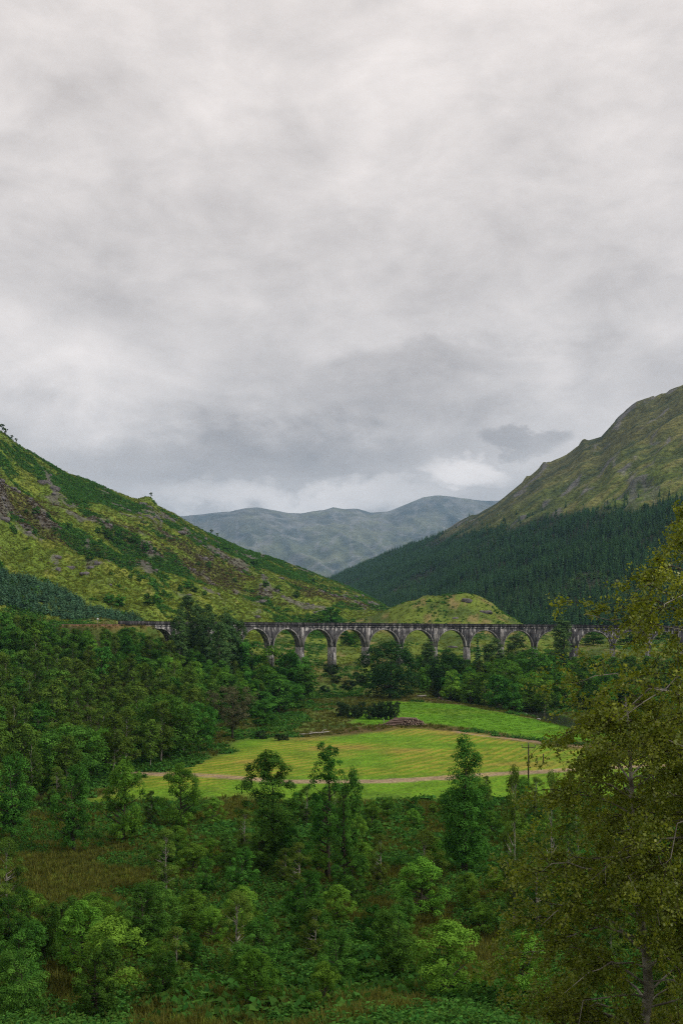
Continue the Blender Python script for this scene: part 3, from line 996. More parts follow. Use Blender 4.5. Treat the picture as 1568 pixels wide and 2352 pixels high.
def crown_tree(seed, Ht, base, rx, shape='round', nclump=70, cr=1.3, nleaf=4200, lsize=0.42, leaf='oak', bark='bark', lean=0.0, fill=0.35, trunk_r=None, top_taper=1.0, gaps=0.0):
    """-> (trunk mesh, crown mesh), foot at the origin"""
    rg = np.random.default_rng(seed)
    hc = Ht - base
    cz = base + hc * 0.5
    cs = []
    tries = 0

    def env(f):
        if shape == 'round':
            return max(1 - abs(2 * f - 0.86) ** 2.6 / (1.2 if f > 0.43 else 1.9), 0.02) ** 0.55
        if shape == 'tall':
            return max(1 - abs((f - 0.38) / (0.66 if f > 0.38 else 0.62)) ** 2.6, 0.03) ** 0.6
        if shape == 'cone':
            return max(1 - f, 0.05) ** 0.8
        return (0.35 + 0.65 * f ** 0.7) * max(1 - ((f - 0.5) / 0.52) ** 6, 0.1) ** 0.5
    while len(cs) < nclump and tries < nclump * 60:
        tries += 1
        f = rg.random()
        e = env(f)
        if rg.random() > (e + 0.15) ** 1.3:
            continue
        th = rg.uniform(0, 2 * math.pi)
        r = rg.random() ** (0.30 if rg.random() > fill else 0.6)
        lob = 1 + 0.13 * math.sin(3 * th + seed + 2 * f) + 0.12 * math.sin(7 * f + 2 * th + seed * 1.7) + rg.uniform(-0.1, 0.08)
        p = np.array([math.cos(th) * rx * e * r * lob, math.sin(th) * rx * e * r * lob, base + hc * f + (0.12 * hc * (1 - r) * (f > 0.6))])
        p[0] += lean * (p[2] / Ht) ** 1.5 * Ht
        if gaps and vnoise(p[0] * 0.35 + seed, p[2] * 0.35 + p[1] * 0.2, seed) < gaps:
            continue
        cs.append(p)
    cs = np.array(cs)
    ax = lean * (cs[:, 2] / Ht) ** 1.5 * Ht
    rad_ = np.hypot(cs[:, 0] - ax, cs[:, 1])
    kx = max(rx - 0.7 * cr, 0.3 * rx) / np.percentile(rad_, 93)
    cs[:, 0] = (cs[:, 0] - ax) * kx + ax; cs[:, 1] *= kx
    zl, zh = cs[:, 2].min(), cs[:, 2].max()
    cs[:, 2] = base + 0.4 * cr + (cs[:, 2] - zl) / (zh - zl) * max(hc - 0.95 * cr, 0.5 * hc)
    # leaves
    per = np.maximum(rg.poisson(nleaf / len(cs), len(cs)), 5)
    ci = np.repeat(np.arange(len(cs)), per)
    n = len(ci)
    d = rg.normal(size=(n, 3)); d /= np.linalg.norm(d, axis=1)[:, None]
    d[:, 2] = np.where(rg.random(n) < 0.68, np.abs(d[:, 2]), d[:, 2])
    crs = rg.uniform(0.65, 1.25, len(cs)) * cr
    zfac = (cs[:, 2] - base) / max(hc, 0.1)
    crs *= 1 - (1 - top_taper) * zfac
    rr = rg.uniform(0.15, 1.0, n) ** 0.38
    pos = cs[ci] + d * (rr * crs[ci])[:, None] * np.array([1.0, 1.0, 0.9])
    out = pos - np.array([0, 0, cz]); out /= np.linalg.norm(out, axis=1)[:, None] + 1e-6
    nr = d * 0.95 + out * 0.3 + np.array([0, 0, 0.35]) + rg.normal(size=(n, 3)) * 0.28
    nr /= np.linalg.norm(nr, axis=1)[:, None]
    V, q = leaf_quads(pos, nr, lsize * rg.uniform(0.6, 1.3, n), rg)
    ct = rg.random(len(cs))
    tint = np.clip(0.7 * ct[ci] + 0.3 * rg.random(n), 0, 1)
    crown = mesh_np('crown', V, q, M[leaf], {'tint': np.repeat(tint, 4)})
    # trunk and limbs
    g = Geo()
    tr = trunk_r or (0.018 * Ht + 0.06)
    topz = base + hc * 0.75
    nz = 8
    tz = np.linspace(0, 1, nz)
    wob = np.cumsum(rg.normal(size=(nz, 2)) * 0.018 * Ht / 3, axis=0); wob -= wob[0]
    tp = np.stack([wob[:, 0] + lean * (tz * topz / Ht) ** 1.5 * Ht, wob[:, 1], tz * topz - 0.4 * (tz == 0)], 1)
    rad = tr * (1 - 0.86 * tz); rad[0] *= 1.5
    g.tube(tp, rad, 8)
    sel = rg.permutation(len(cs))[:min(len(cs), 46)]
    for i in sel:
        zf = np.clip((cs[i, 2] - 0.35 * math.hypot(cs[i, 0], cs[i, 1]) - base * 0.3) / topz, 0.25, 0.97)
        p0 = np.array([np.interp(zf, tz, tp[:, j]) for j in range(3)])
        r0 = tr * (1 - 0.86 * zf) * 0.5
        limb(g, p0, cs[i], max(r0, 0.03), 0.018, rg, 4, 4, -0.05)
    return g.mesh('trunk', M[bark], True), crown


def conifer(seed, Ht, r0, layers=16, per=9, mat='spruce', base=0.08, droop=0.25, ragged=0.48):
    """layered boughs: each bough a folded, tapering, ragged blade"""
    rg = np.random.default_rng(seed)
    V = []; q = []; tint = []
    for L in range(layers):
        f = (L + rg.uniform(-0.25, 0.25)) / layers
        z = Ht * (base + (1 - base) * f)
        r = r0 * (1 - f) ** 0.85 + 0.12
        nb = max(4, int(per * (0.5 + 0.5 * (1 - f))))
        a0 = rg.uniform(0, 6.28)
        for b in range(nb):
            a = a0 + 6.283 * b / nb + rg.uniform(-0.25, 0.25)
            rr = r * rg.uniform(1 - ragged, 1.1)
            c, s = math.cos(a), math.sin(a)
            w = rr * rg.uniform(0.20, 0.32) + 0.05
            dz = -droop * rr + 0.1 * rr * rg.normal()
            up = Ht / layers * 0.75
            k = len(V)
            V += [(0, 0, z + up), (c * rr * 0.6 - s * w, s * rr * 0.6 + c * w, z + dz * 0.4 - 0.1 * rr),
                  (c * rr, s * rr, z + dz), (c * rr * 0.6 + s * w, s * rr * 0.6 - c * w, z + dz * 0.4 - 0.1 * rr),
                  (c * rr * 0.62, s * rr * 0.62, z + dz * 0.4 + 0.22 * up)]
            q += [(k, k + 1, k + 4), (k + 1, k + 2, k + 4), (k + 2, k + 3, k + 4), (k + 3, k, k + 4)]
            t = rg.random(); tint += [t] * 5
    k = len(V)
    V += [(0.12, 0, Ht * 0.93), (-0.06, 0.1, Ht * 0.93), (-0.06, -0.1, Ht * 0.93), (0, 0, Ht * 1.04)]
    q += [(k, k + 1, k + 3), (k + 1, k + 2, k + 3), (k + 2, k, k + 3)]; tint += [0.5] * 4
    crown = mesh_np('crown', np.array(V), np.array(q), M[mat], {'tint': np.array(tint)})
    g = Geo(); g.tube([(0, 0, -0.4), (0, 0, Ht * 0.45), (0, 0, Ht * 0.95)], [0.014 * Ht + 0.03, 0.009 * Ht + .02, 0.02], 6)
    return g.mesh('trunk', M['bark'], True), crown


def place_tree(kind_name, meshes, loc, sxy, sz, rz, label, cat, group):
    e = bpy.data.objects.new(kind_name, None); COL.objects.link(e)
    e.location = loc; e.rotation_euler = (0, 0, rz); e.scale = (sxy, sxy, sz)
    e.empty_display_size = 0.5
    tag(e, label, cat, group)
    t = bpy.data.objects.new('trunk', meshes[0]); COL.objects.link(t); t.parent = e
    c = bpy.data.objects.new('crown', meshes[1]); COL.objects.link(c); c.parent = e
    return e


def ordinal(n):
    suf = 'th' if 10 <= n % 100 <= 20 else {1: 'st', 2: 'nd', 3: 'rd'}.get(n % 10, 'th')
    return '%d%s' % (n, suf)


def Hs(x, y):
    return float(H_rail(np.array([float(x)]), np.array([float(y)]))[0])


def at15(x, y_depth):
    return (x - 784.0) / 2221.0 * y_depth


# stuff scattered with instances ------------------------------------
def scatter(name, pts, scl, rotz, protos, label, tilt=None, pick=None):
    """one object whose points carry instances of the prototype meshes"""
    coll = bpy.data.collections.new(name + '_shapes')
    for i, m in enumerate(protos):
        coll.objects.link(bpy.data.objects.new('%s_shape_%02d' % (name, i), m))
    me = bpy.data.meshes.new(name)
    me.vertices.add(len(pts)); me.vertices.foreach_set('co', np.asarray(pts, np.float32).ravel())
    n = len(pts)
    a = me.attributes.new('scl', 'FLOAT', 'POINT'); a.data.foreach_set('value', np.asarray(scl, np.float32))
    a = me.attributes.new('rot', 'FLOAT_VECTOR', 'POINT')
    rv = np.zeros((n, 3), np.float32); rv[:, 2] = rotz
    if tilt is not None:
        rv[:, :2] = tilt
    a.data.foreach_set('vector', rv.ravel())
    a = me.attributes.new('pick', 'INT', 'POINT')
    pk = np.random.default_rng(n).integers(0, len(protos), n) if pick is None else pick
    a.data.foreach_set('value', pk.astype(np.int32))
    o = obj(name, me)
    ng = bpy.data.node_groups.new(name + '_nodes', 'GeometryNodeTree')
    ng.interface.new_socket('Geometry', in_out='INPUT', socket_type='NodeSocketGeometry')
    ng.interface.new_socket('Geometry', in_out='OUTPUT', socket_type='NodeSocketGeometry')
    N = ng.nodes
    gi = N.new('NodeGroupInput'); go = N.new('NodeGroupOutput')
    ci = N.new('GeometryNodeCollectionInfo'); ci.inputs['Collection'].default_value = coll
    ci.inputs['Separate Children'].default_value = True
    ci.inputs['Reset Children'].default_value = True
    ip = N.new('GeometryNodeInstanceOnPoints'); ip.inputs['Pick Instance'].default_value = True

    def named(nm, ty):
        nd = N.new('GeometryNodeInputNamedAttribute'); nd.data_type = ty; nd.inputs['Name'].default_value = nm
        return nd.outputs['Attribute']
    K = ng.links.new
    K(gi.outputs[0], ip.inputs['Points']); K(ci.outputs[0], ip.inputs['Instance'])
    K(named('pick', 'INT'), ip.inputs['Instance Index'])
    K(named('rot', 'FLOAT_VECTOR'), ip.inputs['Rotation'])
    K(named('scl', 'FLOAT'), ip.inputs['Scale'])
    K(ip.outputs[0], go.inputs[0])
    md = o.modifiers.new('scatter', 'NODES'); md.node_group = ng
    o['kind'] = 'stuff'
    if label:
        o['label'] = label
    return o


def tuft(seed, n, h, spread, w, mat, lean=0.5, curve=True):
    rg = np.random.default_rng(seed)
    V = []; q = []; t = []; tint = []
    for i in range(n):
        a = rg.uniform(0, 6.283); r = spread * math.sqrt(rg.random())
        x, y = r * math.cos(a), r * math.sin(a)
        hh = h * rg.uniform(0.55, 1.15); l = lean * rg.uniform(0.2, 1.0) * hh
        b = a + rg.uniform(-0.7, 0.7)
        dx, dy = math.cos(b) * l, math.sin(b) * l
        px, py = -math.sin(b) * w / 2, math.cos(b) * w / 2
        k = len(V)
        V += [(x - px, y - py, -0.05), (x + px, y + py, -0.05), (x + dx * .4 + px * .8, y + dy * .4 + py * .8, hh * .65), (x + dx * .4 - px * .8, y + dy * .4 - py * .8, hh * .65), (x + dx, y + dy, hh)]
        q.append((k, k + 1, k + 2, k + 3)); t.append((k + 3, k + 2, k + 4))
        tint += [rg.random()] * 5
    return mesh_np('tuft', np.array(V), [np.array(q), np.array(t)], mat, {'tint': np.array(tint)})


def bushlet(seed, n, rx, rz, ls, mat):
    """low mound of leaf sprays"""
    rg = np.random.default_rng(seed)
    d = rg.normal(size=(n, 3)); d /= np.linalg.norm(d, axis=1)[:, None]; d[:, 2] = np.abs(d[:, 2])
    r = rg.uniform(0.5, 1.0, n)[:, None]
    lob = (1 + 0.3 * np.sin(3 * np.arctan2(d[:, 1], d[:, 0]) + seed))[:, None]
    p = d * r * lob * np.array([rx, rx, rz])
    nr = d * 0.6 + np.array([0, 0, 0.5]) + rg.normal(size=(n, 3)) * 0.4
    nr /= np.linalg.norm(nr, axis=1)[:, None]
    V, q = leaf_quads(p, nr, ls * rg.uniform(0.6, 1.3, n), rg)
    return mesh_np('bushlet', V, q, mat, {'tint': np.repeat(rg.random(n), 4)})


def rock_mesh(seed, rx, ry, rz, mat='rock', nu=10, nv=7):
    V = []
    for i in range(nv):
        ph = math.pi * (i / (nv - 1)) - math.pi / 2
        for j in range(nu):
            th = 2 * math.pi * j / nu
            x, y, z = math.cos(ph) * math.cos(th), math.cos(ph) * math.sin(th), math.sin(ph)
            k = 0.72 + 0.5 * float(vnoise(x * 1.7 + seed * 3.1 + 9, y * 1.7 + z * 2.3 + seed, seed))
            x, y, z = (np.sign(v) * abs(v) ** 0.75 for v in (x, y, z))
            V.append((x * rx * k, y * ry * k, z * rz * k))
    q = []
    for i in range(nv - 1):
        for j in range(nu):
            q.append((i * nu + j, i * nu + (j + 1) % nu, (i + 1) * nu + (j + 1) % nu, (i + 1) * nu + j))
    return mesh_np('rock', np.array(V), np.array(q), M[mat])


# ------------------------------------------------------------------ conifer plantation on the right mountain
def build_forest():
    rg = np.random.default_rng(401)
    protos = [conifer(410 + i, 12.5, r, 13, 9, 'spruce') for i, r in enumerate((2.6, 2.9, 2.3, 2.7, 3.1))]
    protos += [conifer(416 + i, 12.0, 2.8, 13, 9, 'spruce2') for i in range(3)]
    n = 170000
    s = rg.uniform(-0.05, 0.62, n); t = rg.uniform(0.005, 1.0, n)
    x, y, z = hillR.at(s, t)
    el = (z - ZC) / y
    tl = np.interp(s, TL_PTS[:, 0], TL_PTS[:, 1]) - 0.005 + 0.007 * fbm(x / 50, y / 50, 3, 421) + 0.010 * fbm(x / 160, y / 160, 2, 423)
    dens = np.maximum(ss(0.004, -0.004, el - tl), 0.03 * ss(0.02, 0.0, el - tl))
    clear = fbm(x / 120, y / 160, 3, 425)
    dens = dens * np.where((clear > 0.42), 0.12, 1.0)
    dens *= (y / y.max()) ** 1.0 * 1.3                     # even spacing over the ground
    keep = rg.random(n) < dens
    x, y, z, s, t = x[keep], y[keep], z[keep], s[keep], t[keep]
    # thin to a spacing
    cell = {}
    ok = np.zeros(len(x), bool)
    d = 4.2
    for i in rg.permutation(len(x)):
        key = (int(x[i] // d), int(y[i] // d))
        if key in cell:
            continue
        cell[key] = i; ok[i] = True
    x, y, z, s = x[ok], y[ok], z[ok], s[ok]
    sc = rg.uniform(0.55, 1.2, len(x)) * (0.92 + 0.45 * fbm(x / 50, y / 70, 3, 431)) * np.where(y < 1100, 1.25, 1.0)
    rz = rg.uniform(0, 6.28, len(x)); pk = rg.integers(0, 5, len(x))
    lt = rg.random(len(x)) < 0.12 + 0.75 * ss(0.15, 0.4, fbm(x / 70, y / 110, 3, 437))
    pk = np.where(lt, rg.integers(5, 8, len(x)), pk)
    # the front row: the trees that show largest are things
    vis = np.where((s > 0.06) & (s < 0.37))[0]
    v = vis[np.argsort(y[vis])][:280]
    front = v[np.argsort(s[v])]
    g = 'spruces along the lower edge of the plantation'
    for k, i in enumerate(front):
        place_tree('spruce_tree', protos[pk[i]], (x[i], y[i], z[i] - 0.3), float(sc[i]), float(sc[i]) * 1.05, float(rz[i]),
                   'dark spruce on the lower plantation edge behind the viaduct, %s from the left' % ordinal(k + 1), 'conifer', g)
    rest = np.ones(len(x), bool); rest[front] = False
    cut = rest
    scatter('spruce_forest', np.stack([x, y, z - 0.3], 1)[cut], sc[cut], rz[cut], [p[1] for p in protos],
            'dense dark spruce plantation covering the lower mountainside', pick=pk[cut])
    # paler broadleaf trees in the plantation's upper edge and clearings, and along its foot
    n = 5000
    s = rg.uniform(-0.02, 0.5, n); t = rg.uniform(0.0, 0.95, n)
    x, y, z = hillR.at(s, t)
    el = (z - ZC) / y; tl = np.interp(s, TL_PTS[:, 0], TL_PTS[:, 1])
    clear = fbm(x / 120, y / 160, 3, 425)
    k = (((clear > 0.36) & (el < tl)) | (np.abs(el - tl) < 0.004) & (rg.random(n) < 0.35) | (t < 0.02)) & (rg.random(n) < 0.5)
    bp = [bushlet(441 + i, 260, 3.4, 5.5, 1.5, M['alder']) for i in range(3)]
    scatter('hillside_scrub', np.stack([x, y, z - 0.3], 1)[k], rg.uniform(0.6, 1.25, k.sum()), rg.uniform(0, 6.28, k.sum()), bp,
            'paler broadleaf scrub among the dark spruces')


build_forest()

# ------------------------------------------------------------------ ground cover on the left hill and the glen floor
def build_cover():
    rg = np.random.default_rng(501)
    brk = [bushlet(510 + i, 26, 1.1, 0.9, 0.75, M['bracken']) for i in range(4)]
    grs = [tuft(520 + i, 11, 0.75, 0.75, 0.22, M['grass'], 0.8) for i in range(4)]
    hth = [bushlet(530 + i, 22, 0.9, 0.55, 0.5, M['heather']) for i in range(3)]
    sh = [bushlet(540 + i, 150, 2.2, 2.8, 0.85, M['oak']) for i in range(4)]
    n = 260000
    s, t = hillL.weight_area(n, rg)
    k = (s > -0.42) & (t > 0.01)
    s, t = s[k], t[k]
    x, y, z = hillL.at(s, t)
    b, h, r = veg_L(x, y, t, s)
    u = rg.random(len(x))
    kb = u < b * (1 - r) * 0.62
    kh = ~kb & (rg.random(len(x)) < h * 0.55)
    kg = ~kb & ~kh & (rg.random(len(x)) < 0.42 * (1 - r))
    P = np.stack([x, y, z], 1)

    def go(nm, kk, pr, lo, hi, lab):
        m = kk.sum()
        scatter(nm, P[kk] - np.array([0, 0, 0.08]), rg.uniform(lo, hi, m), rg.uniform(0, 6.28, m), pr, lab)
    go('bracken', kb, brk, 0.7, 1.7, 'dark green bracken in patches over the left hillside')
    go('heather', kh, hth, 0.7, 1.7, 'brown heather on the rocky bands of the left hillside')
    go('hill_grass', kg, grs, 0.6, 1.6, 'yellow green tussock grass over the left hillside')
    rk = [rock_mesh(550 + i, 1.6, 1.3, 1.0) for i in range(4)]
    kr = rg.random(len(x)) < r * 0.018
    go('scattered_rocks', kr, rk, 0.4, 1.5, 'grey rocks breaking through the left hillside')
    # shrubs that fill gullies of the hill: too many and small to tell apart singly
    sc = fbm(s * 22 + t * 6, t * 10 + s * 12, 4, 561, 0.6)
    ks = (rg.random(len(x)) < 0.02 * ss(0.2, 0.45, sc + 0.4 * b - 0.2)) & (t < 0.93)
    go('gully_scrub', ks, sh, 0.35, 0.95, 'low dark scrub in the gullies of the left hillside')

    # glen floor behind the viaduct, knoll and rough ground
    n = 230000
    yy = 60 * (760 / 60.0) ** rg.random(n); ss_ = rg.uniform(-0.40, 0.42, n)
    keep = rg.random(n) < np.clip(yy / 420.0, 0.03, 1.0)
    xx = ss_ * yy
    xx, yy = xx[keep], yy[keep]
    zz = H_rail(xx, yy)
    mown, green, ys, yf, we = masks(xx, yy)
    free = (mown < 0.3) & (green < 0.3) & (poly_dist(xx, yy, PATH_A) > 1.5) & (poly_dist(xx, yy, PATH_B) > 2.6)
    a1 = fbm(xx / 20, yy / 24, 4, 571); a2 = fbm(xx / 7, yy / 8, 3, 573)
    P2 = np.stack([xx, yy, zz - 0.06], 1)
    back = yy > 455
    u = rg.random(len(xx))
    kb2 = free & (a1 + 0.4 * a2 > 0.10) & (u < 0.7)
    kr2 = free & ~kb2 & ~back & (u < 0.62)
    kg2 = free & ~kb2 & back & (u < 0.6)
    P = P2
    x = xx
    rsh = [tuft(580 + i, 13, 0.85, 0.6, 0.14, M['rush'], 0.6) for i in range(4)]
    go('fern_cover', kb2, brk, 0.45, 1.15, 'green ferns and bracken on the rough ground of the glen')
    go('rushes', kr2, rsh, 0.5, 1.2, 'olive brown rushes and rough grass round the fields')
    go('glen_grass', kg2, grs, 0.5, 1.2, 'pale grass tussocks behind the viaduct')
    # meadow grass
    n = 60000
    yy = rg.uniform(118, 385, n); xx = rg.uniform(-60, 80, n)
    mown, green, ys, yf, we = masks(xx, yy)
    zz = H_rail(xx, yy)
    kk = (green > 0.6) & (rg.random(n) < 0.5)
    M['meadow'] = leaf_mat('meadow_grass', (0.085, 0.19, 0.012), (0.14, 0.29, 0.02), 0.3, 0.2)
    mg = [tuft(590 + i, 12, 0.30, 0.7, 0.10, M['meadow'], 0.7) for i in range(3)]
    P = np.stack([xx, yy, zz - 0.03], 1)
    go('meadow_grass', kk, mg, 0.6, 1.3, 'bright green grass of the upper meadow')


build_cover()


def build_near_slope():
    """bracken, grass and ferns on the slope below the viewpoint"""
    rg = np.random.default_rng(601)
    n = 70000
    yy = rg.uniform(18, 168, n); xx = rg.uniform(-0.44, 0.46, n) * yy
    zz = H_rail(xx, yy)
    a1 = fbm(xx / 9, yy / 9, 4, 611)
    u = rg.random(n)
    fr = [bushlet(620 + i, 70, 0.55, 0.75, 0.24, M['bracken']) for i in range(4)]
    gr = [tuft(630 + i, 26, 0.55, 0.32, 0.045, M['grass'], 0.7) for i in range(4)]
    rs = [tuft(640 + i, 26, 0.75, 0.30, 0.045, M['rush'], 0.6) for i in range(3)]
    pb = poly_dist(xx, yy, PATH_B) > 3
    P = np.stack([xx, yy, zz - 0.05], 1)
    k1 = (a1 > 0.0) & (u < 0.75) & pb; k2 = ~k1 & (u < 0.6) & pb; k3 = ~k1 & ~k2 & pb
    for nm, k, pr, lab in (('slope_bracken', k1, fr, 'tall green bracken on the slope below the viewpoint'),
                           ('slope_rushes', k2, rs, 'rough olive grass on the slope below the viewpoint'),
                           ('slope_grass', k3, gr, 'pale grass on the slope below the viewpoint')):
        m = k.sum()
        scatter(nm, P[k], rg.uniform(0.6, 1.3, m), rg.uniform(0, 6.28, m), pr, lab)


build_near_slope()

# ------------------------------------------------------------------ woodland trees
T = {}
for i in range(4):
    T['oak%d' % i] = (crown_tree(700 + i, 12.0, 1.2, 4.6, 'round', 50, 1.45, 4400, 0.50, 'oak'), 12.0, 4.6)
for i in range(3):
    T['ash%d' % i] = (crown_tree(710 + i, 12.0, 1.2, 4.0, 'round', 46, 1.25, 4000, 0.46, 'ash'), 12.0, 4.0)
for i in range(4):
    T['birch%d' % i] = (crown_tree(720 + i, 13.0, 2.2, 2.9, 'tall', 54, 1.0, 3800, 0.38, 'birch', 'birchbark', trunk_r=0.13), 13.0, 2.9)
for i in range(3):
    T['alder%d' % i] = (crown_tree(730 + i, 26.0, 3.0, 4.4, 'tall', 210, 1.05, 12000, 0.46, 'alder', 'birchbark', fill=0.5, trunk_r=0.2, gaps=0.12), 26.0, 4.4)
T['willow0'] = (crown_tree(741, 14.0, 2.2, 7.0, 'umbrella', 130, 1.1, 7500, 0.36, 'willow', 'bark', fill=0.5, gaps=0.25), 14.0, 7.0)
T['syc0'] = (crown_tree(751, 21.0, 0.8, 10.8, 'round', 240, 1.75, 13000, 0.60, 'syc', fill=0.3), 21.0, 10.8)
T['syc1'] = (crown_tree(752, 17.0, 1.2, 8.0, 'round', 170, 1.5, 9500, 0.55, 'syc'), 17.0, 8.0)
T['bigoak0'] = (crown_tree(761, 17.0, 1.8, 9.2, 'round', 190, 1.6, 13000, 0.46, 'oak', lean=0.02), 17.0, 9.2)
T['bigoak1'] = (crown_tree(762, 15.0, 1.6, 8.2, 'round', 170, 1.5, 11000, 0.44, 'oak'), 15.0, 8.2)
T['bigash0'] = (crown_tree(763, 16.0, 1.6, 7.0, 'round', 150, 1.4, 10000, 0.44, 'ash'), 16.0, 7.0)
T['pop0'] = (crown_tree(771, 28.0, 3.0, 3.6, 'tall', 170, 1.15, 8000, 0.50, 'alder', fill=0.5), 28.0, 3.6)
T['spr0'] = (conifer(781, 18.0, 3.2, 24, 14, 'spruce'), 18.0, 3.2)
LOOK = {'oak': ('oak_tree', 'dark green round oak'), 'ash': ('ash_tree', 'bright green leafy ash'), 'birch': ('birch_tree', 'slender olive birch'),
        'alder': ('aspen_tree', 'tall feathery grey green aspen'), 'willow': ('willow_tree', 'grey olive spreading willow'), 'syc': ('sycamore_tree', 'dense dark sycamore'),
        'bigoak': ('oak_tree', 'broad dark green oak'), 'bigash': ('ash_tree', 'broad bright green ash'), 'pop': ('poplar_tree', 'tall dark poplar'), 'spr': ('spruce_tree', 'dark pointed spruce')}


def put(var, x15, depth, top15, w15=None, label=None, group=None, cat='tree', rz=None):
    meshes, mh, mr = T[var]
    x = at15(x15, depth); zb = Hs(x, depth)
    h = ZC + (HV * 2.2991 - top15) / 2221.0 * depth - zb
    wr = (w15 / 2221.0 * depth / 2) if w15 else mr * h / mh
    kind = var.rstrip('0123456789')
    e = place_tree(LOOK[kind][0], meshes, (x, depth, zb - 0.15), wr / mr * 0.95, h / mh, rng.uniform(0, 6.28) if rz is None else rz, label, cat, group)
    return (x, depth, wr)


fixed = []
# (variant, x, depth, top, width, label) measured on the photograph
for a in [
    ('syc0', 895, 397, 1472, 160, 'huge dense dark round sycamore standing before the tallest arches'),
    ('syc1', 1030, 412, 1492, 98, 'dark rounded tree just right of the huge round sycamore'),
    ('pop0', 984, 428, 1468, 46, 'narrow upright dark tree between the sycamore and the rounded tree'),
    ('spr0', 1097, 442, 1455, 40, 'lone dark pointed spruce in front of a viaduct pier'),
    ('alder1', 1134, 432, 1466, 64, 'upright grey green tree right of the lone pointed spruce'),
    ('alder2', 1184, 440, 1452, 62, 'tall grey green tree before the arches right of the spruce'),
    ('bigash0', 1150, 384, 1512, 110, 'broad leafy green tree above the far end of the bright meadow'),
    ('ash1', 1108, 392, 1545, 70, 'light green rounded tree at the meadow corner left of the broad leafy tree'),
    ('oak2', 1228, 415, 1490, 96, 'rounded green tree behind the bright riverside tree'),
    ('bigash0', 1226, 356, 1555, 124, 'bright green spreading tree over the pale river stones'),
    ('ash0', 1178, 362, 1592, 52, 'small light green tree on the river bank left of the pale stones'),
    ('pop0', 1290, 445, 1416, 62, 'tall leafy poplar rising above the viaduct parapet'),
    ('oak3', 1300, 372, 1545, 90, 'green riverside tree partly behind the near birch'),
    ('oak0', 1345, 400, 1515, 80, 'dark tree below the arches behind the near birch'),
    ('ash2', 1372, 352, 1600, 90, 'leafy green tree seen through the near birch'),
    ('oak1', 1440, 380, 1560, 90, 'dark green tree deep behind the near birch'),
    ('ash1', 1520, 350, 1590, 110, 'wide green tree behind the right part of the near birch'),
    ('oak2', 1362, 560, 1452, 60, 'rounded tree beyond the arch right of the widest pier'),
    ('oak3', 1440, 575, 1452, 66, 'dark tree beyond the second arch right of the widest pier'),
    ('oak0', 1530, 590, 1452, 70, 'dark tree beyond the last arch at the right edge'),
    ('oak1', 795, 545, 1449, 44, 'dark bush clump seen through the arch left of the sycamore'),
    ('oak2', 815, 556, 1452, 40, 'small dark tree right of the bush clump under the same arch'),
    ('oak3', 760, 640, 1395, 58, 'lone dark tree on the hill foot above the viaduct parapet'),
    ('ash0', 735, 660, 1405, 36, 'small pale tree left of the lone dark tree above the parapet'),
    ('alder0', 430, 392, 1368, 68, 'tallest feathery aspen hiding the left arches'),
    ('alder1', 478, 386, 1388, 64, 'feathery aspen just right of the tallest aspen'),
    ('alder2', 528, 390, 1404, 66, 'feathery aspen at the right of the tall group before the viaduct'),
    ('alder1', 402, 380, 1452, 44, 'lower feathery aspen at the left foot of the tall group'),
    ('alder0', 505, 372, 1430, 60, 'leafy aspen in front between the tall aspens'),
    ('alder2', 455, 400, 1382, 64, 'feathery aspen half hidden behind the tallest aspen'),
    ('alder0', 553, 396, 1425, 44, 'short feathery aspen closing the tall group on its right'),
    ('alder1', 412, 376, 1400, 50, 'feathery aspen leaning on the left of the tallest aspen'),
    ('alder2', 516, 400, 1398, 60, 'feathery aspen second from the right of the tall group'),
    ('oak0', 580, 392, 1474, 92, 'dark round tree at the right foot of the tall aspens'),
    ('ash2', 622, 388, 1486, 84, 'bright green tree below the third visible arch'),
    ('oak2', 664, 388, 1498, 84, 'dark round tree reaching up a pier near the tip of the wood'),
    ('oak3', 690, 374, 1532, 88, 'round tree in front of the tip of the wood'),
    ('bigoak1', 655, 340, 1562, 120, 'broad dark tree above the rough ground right of the willow'),
    ('oak1', 598, 316, 1588, 100, 'dark tree just behind the willow'),
    ('willow0', 533, 262, 1577, 118, 'grey olive spreading willow at the edge of the wood'),
    ('bigoak0', 372, 226, 1590, 190, 'huge dark green oak beside the mown field'),
    ('bigoak1', 455, 236, 1612, 110, 'dark green oak between the huge oak and the willow'),
    ('bigoak1', 150, 190, 1663, 210, 'broad dark green oak low in the wood at the left'),
    ('bigash0', 250, 206, 1668, 130, 'bright green tree between the two broad oaks'),
    ('oak1', 700, 398, 1508, 74, 'dark tree at the tip of the wood before the left arches'),
    ('oak0', 655, 372, 1500, 80, 'dark green tree second from the tip of the wood'),
    ('ash2', 612, 352, 1530, 84, 'bright green tree above the willow at the wood edge'),
    ('oak3', 640, 330, 1560, 80, 'dark green tree right above the willow'),
    ('oak2', 605, 292, 1610, 70, 'dark green tree touching the right side of the willow'),
    ('birch0', 690, 352, 1610, 46, 'small olive birch on rough ground at the wood edge'),
]:
    fixed.append(put(a[0], a[1], a[2], a[3], a[4], a[5], 'trees standing out in the glen'))


